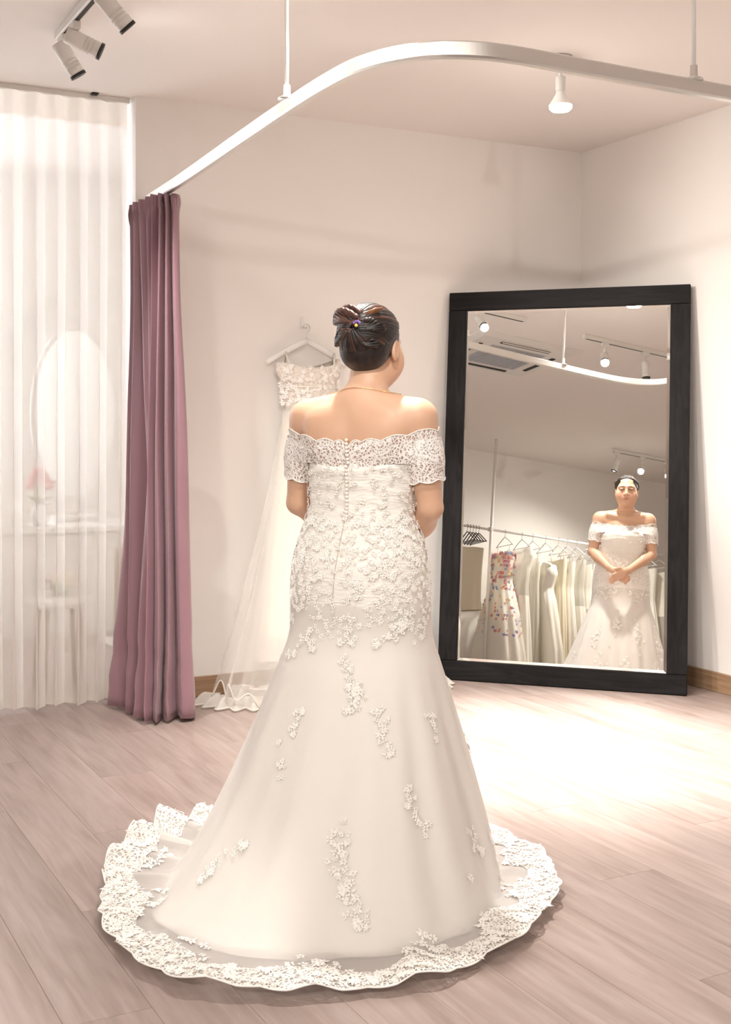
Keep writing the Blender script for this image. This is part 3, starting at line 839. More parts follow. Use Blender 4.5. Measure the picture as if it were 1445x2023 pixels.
M['hair_brown'] = mat('brown_hair_tips', (0.075, 0.030, 0.020), 0.4)
add_bump(M['hair_brown'], 300, 0.4, 0.002)
lk = MB()
TW = Vector((.0, -1.0, .22))                              # where the twist is pinned, at the back of the head
lb = MB()
def put_lock(st, mid, en, lift0, lift1):
    p, r = lock(st, mid, en, .0050 + .0015 * lr.random(), .0060 + .0015 * lr.random(), lift0 + .03 * lr.random(), lift1 + .04 * lr.random(), 14, .6)
    (lb if lr.random() < .22 else lk).tube(p, r, 6, True)
for sd in (1, -1):                                          # both sides, swept back
    for k in range(26):
        a = (k + .4 * lr.random()) / 26
        st = Vector((sd * (.62 + .38 * math.sin(a * PI * .9)), 0.70 - 1.18 * a, .80 - 1.32 * a))
        en = TW + Vector((sd * (.05 + .07 * lr.random()), 0, .30 - .75 * a))
        put_lock(st, (st + en) * .5 + Vector((sd * .45, -.1, .08)), en, .985, 1.05)
for k in range(22):                                         # over the crown
    a = (k / 21 - .5) * 2
    st = Vector((a * .62, .80, .74)); en = TW + Vector((a * .22, .05, .42))
    put_lock(st, Vector((a * .75, -.05, 1.35)), en, .985, 1.03)
for k in range(28):                                         # nape, brushed up
    a = (k / 27 - .5) * 2
    st = Vector((a * .95, -.62 + .35 * abs(a), -1.0)); en = TW + Vector((a * .16 - .05, 0, -.22))
    put_lock(st, (st + en) * .5 + Vector((a * .12, -.25, 0)), en, 1.03, 1.07)
pbuild(lb, 'brown_locks', M['hair_brown'], hair)['kind'] = 'stuff'
pbuild(lk, 'swept_locks', M['hair'], hair)['kind'] = 'stuff'
M['hair_tan'] = mat('lighter_hair_streak', (0.26, 0.115, 0.055), 0.42)
rl = MB()                                                   # rolls of the twist
def roll(c0, c1, bulge, r, turns, nst, mb):
    c0, c1, bulge = Vector(c0), Vector(c1), Vector(bulge)
    for q in range(nst):
        pts = []; rs = []
        for i in range(16):
            t = i / 15; c = c0 * (1 - t) ** 2 + bulge * 2 * t * (1 - t) + c1 * t * t
            g = 2 * PI * (q / nst + turns * t); rr = r * (0.45 + 0.55 * math.sin(PI * (0.12 + 0.8 * t)))
            pts.append(HM @ (c + Vector((math.cos(g) * rr * .5, -abs(math.sin(g)) * rr * .6, math.sin(g) * rr)))); rs.append(r * .40)
        mb.tube(pts, rs, 6)
roll((-.082, -.062, .066), (.012, -.112, .050), (-.045, -.108, .084), .017, .55, 9, rl)
roll((-.066, -.068, .080), (.016, -.104, .066), (-.024, -.098, .098), .013, .5, 8, rl)
pbuild(rl, 'upper_roll', M['hair_brown'], hair)
rl = MB()
roll((-.070, -.076, .000), (.004, -.110, .036), (-.042, -.112, .026), .014, .5, 9, rl)
roll((.068, -.074, .032), (.014, -.108, .034), (.050, -.110, .052), .015, -.5, 10, rl)
roll((.058, -.084, -.010), (.004, -.108, .012), (.036, -.112, -.006), .012, -.5, 8, rl)
pbuild(rl, 'side_rolls', M['hair'], hair)
rl = MB()
for k in range(5):
    rl.tube([hp(.020 + .003 * k, -.108, .060 + .004 * k), hp(.04 + .003 * k, -.097, .074 + .003 * k), hp(.058 + .002 * k, -.076, .084 + .002 * k)], [.002, .0042, .002], 6)
    rl.tube([hp(.004 + .004 * k, -.1115, -.002), hp(-.004 + .004 * k, -.109, -.018), hp(-.012 + .005 * k, -.103, -.028)], [.004, .003, .001], 6)
pbuild(rl, 'lighter_streaks', M['hair_tan'], hair)['kind'] = 'stuff'
pin = MB()
M['pin_purple'] = mat('purple_petal', (0.22, 0.13, 0.42), 0.3); M['pin_yellow'] = mat('yellow_bead', (0.85, 0.55, 0.12), 0.3)
pc = Vector((.010, -.122, .040))
for k in range(4):
    g = R(35 + 36 * k); pin.ball(hp(pc.x + .0105 * math.cos(g), pc.y, pc.z + .0105 * math.sin(g)), (.0045, .003, .0045), 6)
hpn = pbuild(pin, 'hair_pin', M['pin_purple'], person)
pbuild(MB().ball(hp(pc.x, pc.y - .002, pc.z - .002), .0055, 8), 'pin_bead', M['pin_yellow'], hpn)
# eyes (seen in the mirror) and a fine necklace
M['eye'] = mat('dark_eye', (0.03, 0.018, 0.014), 0.15)
for s in (-1, 1):
    pbuild(MB().ball(hp(s * .031, .0878, .0), (.009, .004, .0035), 8), 'eye', M['eye'], person)
nk = []
for k in range(40):
    g = 2 * PI * k / 40; d = Vector((math.cos(g), math.sin(g), 0)); zc = 1.362 - .018 * math.sin(g) - .004
    r = .03
    while r < .2 and B.value((.020 + d.x * r, -.006 + d.y * r, zc)) < 0.0015: r += .0015
    nk.append((.020 + d.x * r, -.006 + d.y * r, zc))
pbuild(MB().tube(nk, .0009, 5, closed=True), 'necklace', M['gold'], person)

# ------------------------------------------------------------------ the gown
def tab(z, T_):
    zz = [a for a, _ in T_]; return float(np.interp(z, zz, [b for _, b in T_]))
def sm(T_):
    a = np.array(T_); zf = np.linspace(a[0, 0], a[-1, 0], 60); v = np.interp(zf, a[:, 0], a[:, 1])
    for _ in range(6): v[1:-1] = (v[:-2] + 2 * v[1:-1] + v[2:]) / 4
    return list(zip(zf, v))
RX = sm([(.60, .232), (.66, .208), (.70, .199), (.78, .196), (.84, .196), (.90, .191), (.95, .179), (1.0, .161), (1.045, .152), (1.10, .157), (1.16, .162), (1.24, .162)])
RYB = sm([(.60, .190), (.66, .162), (.72, .150), (.80, .158), (.88, .152), (.95, .126), (1.0, .106), (1.045, .098), (1.10, .100), (1.16, .106), (1.24, .110)])
RYF = sm([(.60, .17), (.66, .145), (.75, .132), (.85, .132), (.95, .126), (1.02, .118), (1.08, .130), (1.14, .150), (1.20, .138), (1.24, .122)])
Z0 = .62                                                    # where the skirt leaves the hips
def gcx(z): return 0.002 + 0.010 * max(0, min(1, (z - 1.0) / .18))
def gpoint(ph, z, off=0.0):
    c, s = math.cos(ph), math.sin(ph); e = 2 / 2.25
    rx = tab(z, RX) + off; ry = (tab(z, RYF) if s > 0 else tab(z, RYB)) + off
    return Vector((gcx(z) + rx * math.copysign(abs(c) ** e, c), ry * math.copysign(abs(s) ** e, s), z))
def periodic(T_):
    a = sorted(((p + 9 + 180) % 360 - 180, q) for p, q in T_); a = [(a[-1][0] - 360, a[-1][1])] + a + [(a[0][0] + 360, a[0][1])]
    gx = np.arange(-180, 181, 2.0); v = np.interp(gx, [p for p, _ in a], [q for _, q in a])
    for _ in range(3): v = (np.roll(v, 1) + 2 * v + np.roll(v, -1)) / 4
    return lambda ph: float(np.interp((math.degrees(ph) + 180) % 360 - 180, gx, v))
RLACE = periodic([(-148.6, .700), (-165, .705), (-178.6, .712), (170, .705), (-137, .725), (-126, .752), (-115, .785), (-106, .800), (-100, .793), (-93, .772), (-81, .75), (-69, .713), (-54, .672), (-45, .63), (-33, .602), (-16, .562), (-8, .553), (14, .542), (30, .545), (60, .53), (90, .50), (120, .52), (150, .62)])
RLIN = periodic([(-131, .613), (-112, .615), (-96, .588), (-81, .56), (-65, .534), (-45, .487), (-12, .41), (14, .375), (-153, .545), (180, .50), (150, .45), (90, .38), (45, .37)])
def fold(ph, t):
    """soft vertical folds that open towards the hem"""
    a = 0.014 * nz(math.cos(ph) * 2.2, math.sin(ph) * 2.2, 1.7) + 0.012 * math.sin(ph * 11 + 2.0 * nz(math.cos(ph), math.sin(ph), 4)) + 0.006 * math.sin(ph * 23 + 1)
    return a * min(1.0, t * 1.4)
def skirt_curve(ph, s, Rm, lift=0.0):
    """s 0..1 from the hips to the hem of radius Rm"""
    p0 = gpoint(ph, Z0); r0 = math.hypot(p0.x, p0.y)
    pw = 1.0 + (Rm - .43) / .19 * .62; pw = max(.85, min(2.1, pw))
    r = r0 + (Rm - r0) * s
    z = Z0 * (1 - s) ** pw
    a = math.atan2(p0.y, p0.x); b = ph; u = a + ((b - a + PI) % (2 * PI) - PI) * min(1, s * 2)
    r += fold(ph, s) * (1 - 0.6 * s)
    return Vector((r * math.cos(u), r * math.sin(u), z + lift))
N = 168
PH = [2 * PI * k / N for k in range(N)]
def ztop(ph):
    s = math.sin(ph)
    if s > 0:                                               # sweetheart neckline in front
        x = math.cos(ph); pk = math.exp(-((abs(x) - .45) / .28) ** 2); return 1.168 + .038 * pk * s - .006 * math.exp(-(x / .12) ** 2)
    return 1.172 - .014 * (-s) ** 3
rings = []
for i in range(44):
    t = i / 43
    ring = []
    for ph in PH:
        zt = ztop(ph); z = zt + (.70 - zt) * t
        p = gpoint(ph, z)
        rch = max(0, min(1, (z - 1.02) / .03))
        n = Vector((math.cos(ph), math.sin(ph), 0))
        p += n * rch * (.0022 * math.sin(z * 190 + 3.2 * nz(p.x * 9, p.y * 9, z * 4)) + .002 * nz(p.x * 20, p.y * 20, z * 60))
        p += n * (1 - rch) * .0012 * nz(p.x * 40, p.y * 40, z * 40)
        ring.append(p)
    rings.append(ring)
gb = MB(); gb.loft([[q + Vector((-.004 * math.cos(p), -.004 * math.sin(p), -.003)) for q, p in zip(rings[0], PH)]] + rings, True)
# the lining skirt continues under the fitted hips
gown = empty('wedding_gown', PR, -HEAD, person)
lin = MB()
lr_ = [[gpoint(ph, z) for ph in PH] for z in (.72, .68, .65)]
for i in range(36):
    s = (i / 35); lr_.append([skirt_curve(ph, s ** .9, RLIN(ph), 0.010 + .004 * nz(ph * 3, s * 4, 2) * s) for ph in PH])
lin.loft(lr_, True)
lining = pbuild(lin, 'lining_skirt', M['satin'], gown)
bodice = pbuild(gb, 'bodice', M['ruched'], gown)
# tulle overskirt, trailing past the lining onto the floor
def tul(ph, s, RT, RL):
    p = skirt_curve(ph, 0, RL); r0 = math.hypot(p.x, p.y); r = r0 + (RT - r0) * s
    sl = (r - r0) / (RL * 1.02 - r0)
    if sl < 1.0:
        q = skirt_curve(ph, sl, RL * 1.02); z = q.z; rr = math.hypot(q.x, q.y); u = math.atan2(q.y, q.x)
    else:
        z = 0.0; rr = r + fold(ph, 1) * .4; u = ph
    out = max(0, min(1, (r - RL * .75) / (RT - RL * .75)))
    rip = .016 * out * (0.6 + nz(math.cos(ph) * 4.5, math.sin(ph) * 4.5, r * 2)) + .010 * out * max(0, math.sin(ph * 19 + 2.5 * nz(math.cos(ph) * 2, math.sin(ph) * 2, 8)))
    lft = math.exp(-((((math.degrees(ph) + 180) % 360 - 180) + 178 if ph > PI else math.degrees(ph) - 182) / 28.0) ** 2)
    rip += .060 * out * lft * max(0, math.sin(ph * 31)) ** .8 + .012 * out * lft
    z = max(z + .012, .0155 + max(0, rip))
    return Vector((rr * math.cos(u), rr * math.sin(u), z))
N2 = 288; PH2 = [2 * PI * k / N2 for k in range(N2)]
def scal(ph): return 1.0 + .016 * abs(math.sin(ph * 20)) + .008 * nz(math.cos(ph) * 5, math.sin(ph) * 5, 3)
tr_ = [[gpoint(ph, z, .004) for ph in PH2] for z in (.79, .745, .70, .66)]
for i in range(40):
    s = i / 39; tr_.append([tul(ph, s, RLACE(ph) * .97, RLIN(ph)) for ph in PH2])
tm = MB(); tm.loft(tr_, True)
overskirt = pbuild(tm, 'tulle_overskirt', M['tulle'], gown)
hm_ = MB(); hr = []
N3 = 480; PH3 = [2 * PI * k / N3 for k in range(N3)]
for i in range(9):
    f = i / 8
    ring = []
    for ph in PH3:
        RT = RLACE(ph) * scal(ph); wd = .075 + .050 * (0.5 + 0.5 * math.sin(ph * 13 + 2 * nz(math.cos(ph), math.sin(ph), 1)))
        p0 = gpoint(ph, Z0); r0 = math.hypot(p0.x, p0.y); r = RT - wd * (1 - f)
        q = tul(ph, (r - r0) / (RLACE(ph) * .97 - r0), RLACE(ph) * .97, RLIN(ph)); q.z += .004
        ring.append(q)
    hr.append(ring)
hm_.loft(hr, True)
lace_hem = pbuild(hm_, 'lace_hem', M['lace'], gown)
hm_ = MB(); hm_.tube(hr[-1], .0022, 5, closed=True); pbuild(hm_, 'corded_edge', M['motif'], gown)

# off-shoulder lace band round the back, both arms and the bust
def hull(pts):
    pts = sorted(pts); lo = []; up = []
    def cr(o, a, b): return (a[0] - o[0]) * (b[1] - o[1]) - (a[1] - o[1]) * (b[0] - o[0])
    for p in pts:
        while len(lo) > 1 and cr(lo[-2], lo[-1], p) <= 0: lo.pop()
        lo.append(p)
    for p in reversed(pts):
        while len(up) > 1 and cr(up[-2], up[-1], p) <= 0: up.pop()
        up.append(p)
    return lo[:-1] + up[:-1]
def body_hull(z, off, wide=True):
    k = int(np.argmin(np.abs(B.ax[2] - z))); msk = B.F[:, :, k] < 0
    msk &= (B.ax[1][None, :] < .16)
    I, J = np.nonzero(msk); pts = [(float(B.ax[0][i]), float(B.ax[1][j])) for i, j in zip(I[::2], J[::2])]
    h = hull(pts); cx, cy = .012, -.005; out = []
    hh = np.array(h); 
    for m_ in range(144):
        g = 2 * PI * m_ / 144; d = np.array((math.cos(g), math.sin(g))); best = 0
        for a, b in zip(hh, np.roll(hh, -1, 0)):
            e = b - a; den = d[0] * e[1] - d[1] * e[0]
            if abs(den) < 1e-9: continue
            w0 = a - np.array((cx, cy)); t = (w0[0] * e[1] - w0[1] * e[0]) / den; u = (w0[0] * d[1] - w0[1] * d[0]) / den
            if t > 0 and -1e-6 <= u <= 1 + 1e-6: best = max(best, t)
        out.append(best + off)
    out = np.array(out)
    for _ in range(3): out = (np.roll(out, 1) + 2 * out + np.roll(out, -1)) / 4
    return out
bz = [1.150, 1.168, 1.186, 1.204, 1.222, 1.240, 1.258, 1.272]
bh = [body_hull(z, .0055) for z in bz]
def band_pt(g, z, off=0.0):
    k = np.clip((z - bz[0]) / (bz[-1] - bz[0]) * (len(bz) - 1), 0, len(bz) - 1.001); i = int(k); f = k - i
    m_ = (g % (2 * PI)) / (2 * PI) * 144; j = int(m_) % 144; fj = m_ - int(m_)
    r = lambda a: a[j] * (1 - fj) + a[(j + 1) % 144] * fj
    rr = r(bh[i]) * (1 - f) + r(bh[i + 1]) * f + off
    return Vector((.012 + rr * math.cos(g), -.005 + rr * math.sin(g), z))
bb = MB(); NB = 240; brs = []
for i in range(10):
    f = i / 9; ring = []
    for k in range(NB):
        g = 2 * PI * k / NB; c, s = math.cos(g), math.sin(g); side = abs(c) ** 6
        top = 1.226 + .030 * side + (.004 if s > 0 else 0) + .009 * abs(math.sin(g * 8)) - .012 * math.exp(-((g - 1.5 * PI) / .18) ** 2)
        bot = 1.158 - .0 * side + (.016 if s > 0 else 0)
        bot = bot if side < .3 else bot + .01
        ring.append(band_pt(g, bot + (top - bot) * f, .001 * math.sin(g * 40 + f * 9)))
    brs.append(ring)
bb.loft(brs, True)
band = pbuild(bb, 'lace_band', M['lace_band'], gown)
bb = MB(); bb.tube(brs[-1], .0016, 5, closed=True); pbuild(bb, 'scalloped_edge', M['motif'], gown)
for sh, el in (((-.163, -.006, 1.290), (-.206, .016, 1.050)), ((.181, -.006, 1.290), (.207, .016, 1.045))):
    sh, el = Vector(sh), Vector(el); ax = (el - sh).normalized(); a = Vector((0, 1, 0)); a = (a - ax * a.dot(ax)).normalized(); b = ax.cross(a)
    rg_ = []
    for i in range(9):
        f = i / 8; ring = []
        for k in range(48):
            g = 2 * PI * k / 48; d = a * math.cos(g) + b * math.sin(g)
            t = .055 + (.168 + .007 * abs(math.sin(g * 3)) - .055) * f
            c = sh + ax * t; r = .02
            while r < .07 and B.value(tuple(c + d * r)) < .004: r += .001
            ring.append(c + d * min(r, .058))
        rr = np.array([(p - (sh + ax * (p - sh).dot(ax))).length for p in ring])
        for _ in range(2): rr = (np.roll(rr, 1) + 2 * rr + np.roll(rr, -1)) / 4
        ring2 = []
        for k, p in enumerate(ring):
            c = sh + ax * (p - sh).dot(ax); ring2.append(c + (p - c).normalized() * (rr[k] + .002 + .004 * f))
        rg_.append(ring2)
    sb = MB(); sb.loft(rg_, True); sl_ = pbuild(sb, 'lace_sleeve', M['lace_band'], gown)
    sb = MB(); sb.tube(rg_[-1], .0018, 5, closed=True); pbuild(sb, 'sleeve_edge', M['motif'], gown)
# covered buttons and the zip seam down the back
for k in range(21):
    z = 1.232 - k * .0104; g = R(269.0 + .12 * k)
    p = band_pt(g, z, .003) if z > 1.16 else gpoint(R(269 + .1 * k), z, .004)
    if z <= 1.16: p.y = min(p.y, p.y)
    pbuild(MB().ball(tuple(p), .0052, 6), 'button', M['pearl'], gown)
pbuild(MB().tube([gpoint(R(270 - 2.2 * t), 1.02 - .30 * t, .0015) for t in np.linspace(0, 1, 14)], .0014, 5), 'zip_seam', mat('seam_beige', (0.62, 0.56, 0.50), .6), gown)  # seam line in a darker beige than the gown cloth

# embroidered motifs: small five petalled flowers with leaves, laid on the cloth
def motif(mb, p, n, size, rr):
    n = n.normalized(); a = n.orthogonal().normalized(); a = Matrix.Rotation(rr.random() * 2 * PI, 3, n) @ a; b = n.cross(a)
    def pet(g, l, wd, h0, h1):
        d = a * math.cos(g) + b * math.sin(g); e = n.cross(d)
        q = p + d * l * .12
        mb.add([q + n * h0, q + d * l * .5 + e * wd + n * h1 * .6, q + d * l + n * h0, q + d * l * .5 - e * wd + n * h1 * .6, q + d * l * .5 + n * h1], [(0, 4, 1), (1, 4, 2), (2, 4, 3), (3, 4, 0)])
    k = rr.choice((4, 5, 5, 6)); o = rr.random() * 6
    for i in range(k): pet(o + 2 * PI * i / k, size * .5, size * .17, .0006, .0030)
    for i in range(rr.choice((1, 2, 3))): pet(rr.random() * 6.28, size * (.6 + .25 * rr.random()), size * .13, .0004, .002)
def to_tree(o):
    me_ = o.data; W = WM[o.name]
    return BVHTree.FromPolygons([W @ v.co for v in me_.vertices], [tuple(p.vertices) for p in me_.polygons])
T_body, T_over = to_tree(bodice), to_tree(overskirt)
rr = random.Random(11)
hip = MB()
def put(mb, ph, z, size):
    p = gpoint(ph, z, .0045); q = gpoint(ph + .02, z, .0045); u = gpoint(ph, z + .01, .0045)
    mb.smooth_ = 1; motif(mb, PM @ p, (PM.to_3x3() @ (q - p).cross(u - p)), size, rr)
for k in range(1500):
    ph = rr.random() * 2 * PI
    lo = .72 + .035 * math.sin(ph * 5) + .02 * math.sin(ph * 9 + 1)
    z = lo + (1.02 - lo) * rr.random() ** .9
    put(hip, ph, z, .010 + .008 * rr.random())
o = hip.build('hip_lace', M['motif'], gown); o['kind'] = 'stuff'
bd = MB()
for k in range(260):
    ph = rr.random() * 2 * PI; z = 1.0 + .16 * rr.random(); put(bd, ph, z, .010 + .008 * rr.random())
o = bd.build('bodice_lace', M['ruched'], gown); o['kind'] = 'stuff'
CAMP = Vector((0, 0, CAM_H)); cr_, cf_ = Vector((math.cos(PSI), -math.sin(PSI), 0)), Vector((math.sin(PSI), math.cos(PSI), 0))
sprays = [([(690, 1300), (690, 1345), (712, 1372), (692, 1402)], 16, 34), ([(602, 1395), (572, 1448), (550, 1482)], 11, 20), ([(752, 1395), (754, 1448), (772, 1495)], 11, 20), ([(562, 1500), (552, 1570)], 9, 8),
          ([(806, 1560), (846, 1665)], 12, 18), ([(690, 1608), (664, 1690), (684, 1760), (716, 1835)], 20, 60), ([(505, 1656), (440, 1700), (398, 1738)], 10, 24), ([(922, 1625), (946, 1695)], 11, 18), ([(846, 1400), (862, 1462)], 8, 10),
          ([(600, 1236), (622, 1290)], 14, 16), ([(690, 1230), (688, 1275)], 14, 14), ([(806, 1225), (770, 1262), (742, 1280)], 14, 24), ([(590, 1275), (560, 1300)], 10, 8)]
sp = MB(); made = []
for pts, wd, cnt in sprays:
    for k in range(cnt):
        t = rr.random() * (len(pts) - 1); i = min(int(t), len(pts) - 2); f = t - i
        u = pts[i][0] * (1 - f) + pts[i + 1][0] * f + rr.gauss(0, wd * .55); v = pts[i][1] * (1 - f) + pts[i + 1][1] * f + rr.gauss(0, wd * .4)
        d = (cf_ + cr_ * ((u - CX_PX) / F_PX) + Vector((0, 0, 1)) * ((HOR_PX - v) / F_PX)).normalized()
        h = T_over.ray_cast(CAMP, d)
        if h[0] is None: h = T_body.ray_cast(CAMP, d)
        if h[0] is None: continue
        n = h[1] if h[1].dot(d) < 0 else -h[1]
        q = PM.inverted() @ h[0]; made.append((math.atan2(q.y, q.x), q.z))
        motif(sp, h[0] + n * .0035, n, .011 + .009 * rr.random(), rr)
for base_ph, z, cnt in ((60, .45, 18), (95, .52, 22), (125, .40, 18), (80, .22, 22), (110, .24, 20), (20, .4, 16), (150, .3, 16), (40, .2, 16)):     # the same sprays in front, seen in the mirror
    for k in range(cnt):
        ph = R(base_ph + rr.gauss(0, 3.5)); zz = max(.05, z + rr.gauss(0, .05)); c = Vector((math.cos(ph), math.sin(ph), 0))
        h = T_over.ray_cast(PM @ (c * 1.2 + Vector((0, 0, zz))), PM.to_3x3() @ (-c))
        if h[0] is None: continue
        n = PM.to_3x3() @ c; n = h[1] if h[1].dot(n) > 0 else -h[1]
        motif(sp, h[0] + n * .0035, n, .011 + .009 * rr.random(), rr)
o = sp.build('lace_sprays', M['motif'], gown); o['kind'] = 'stuff'
# raised flowers along the lace hem
hf = MB(); Tl = to_tree(lace_hem)
for k in range(900):
    ph = rr.random() * 2 * PI; RT = RLACE(ph) * scal(ph)
    pk = .5 + .5 * math.sin(ph * 13 + 2 * nz(math.cos(ph), math.sin(ph), 1))
    r = RT - .012 - (.05 + .13 * pk) * rr.random() ** 1.3
    h = Tl.ray_cast(PM @ Vector((r * math.cos(ph), r * math.sin(ph), .5)), Vector((0, 0, -1)))
    if h[0] is None: h = T_over.ray_cast(PM @ Vector((r * math.cos(ph), r * math.sin(ph), .7)), Vector((0, 0, -1)))
    if h[0] is None: continue
    n = h[1] if h[1].z > 0 else -h[1]
    motif(hf, h[0] + n * .003, n, .016 + .012 * rr.random(), rr)
o = hf.build('hem_flowers', M['motif'], gown); o['kind'] = 'stuff'
bd = MB()
for k in range(170):
    ph = rr.random() * 2 * PI; z = .80 + .36 * rr.random(); p = PM @ gpoint(ph, z, .006); s_ = .0016 + .0012 * rr.random()
    bd.add([p + Vector(d) * s_ for d in ((1, 0, 0), (-1, 0, 0), (0, 1, 0), (0, -1, 0), (0, 0, 1), (0, 0, -1))], [(0, 2, 4), (2, 1, 4), (1, 3, 4), (3, 0, 4), (2, 0, 5), (1, 2, 5), (3, 1, 5), (0, 3, 5)])
o = bd.build('crystal_beads', M['bead'], gown); o['kind'] = 'stuff'
# ------------------------------------------------------------------ gown hung on the back wall
def hanger(name, c, axis, span, m, label, cat='hanger', group=None, thick=.006, drop=.12, flat=False, wood=False):
    """c: where the hook grips; axis: horizontal direction of the shoulders"""
    c = Vector(c); a = Vector(axis).normalized(); root = empty(name, c - Vector((0, 0, .1)))
    tag(root, label, cat, group)
    n = a.cross(Vector((0, 0, 1)))
    hk = [c + n * 0 + a * (.017 * math.cos(g)) + Vector((0, 0, -.010 + .019 * math.sin(g))) for g in np.linspace(R(185), R(-70), 12)] + [c + Vector((0, 0, -.045)), c + Vector((0, 0, -.075))]
    MB().tube(hk, .0022, 6).build('hook', M['chrome'] if m is not M['black'] else M['black'], root)
    t0 = c + Vector((0, 0, -.072)); h = MB()
    for s in (-1, 1):
        pts = [t0 + a * s * span * f + Vector((0, 0, -drop * (f ** 1.15))) for f in (0, .15, .4, .7, .92, 1.0)]
        if wood: h.tube(pts, [.013, .016, .016, .015, .014, .010], 8, True, .55, Vector((0, 0, 1)) if abs(n.z) else n)
        else: h.tube(pts, thick, 6)
    if not wood: h.tube([t0 + a * -span * .95 + Vector((0, 0, -drop * .95)), t0 + a * span * .95 + Vector((0, 0, -drop * .95))], thick * .8, 6)
    h.build('shoulder_bar', m, root)
    return root
hk = empty('wall_hook', (2.535, 5.52, 1.76)); tag(hk, 'small clear wall hook with the white hanger on it', 'hook')
MB().box((2.535, 5.5215, 1.785), (.022, .005, .06), None, .002).build('plate', M['white'], hk)
MB().tube([(2.535, 5.52, 1.765), (2.535, 5.478, 1.754), (2.535, 5.470, 1.765)], .003, 6).build('peg', M['chrome'], hk)
hanger('hanger', (2.535, 5.474, 1.766), (1, 0.0, 0), .215, M['white'], 'white wooden hanger on the back wall behind the bride', wood=True, drop=.115)

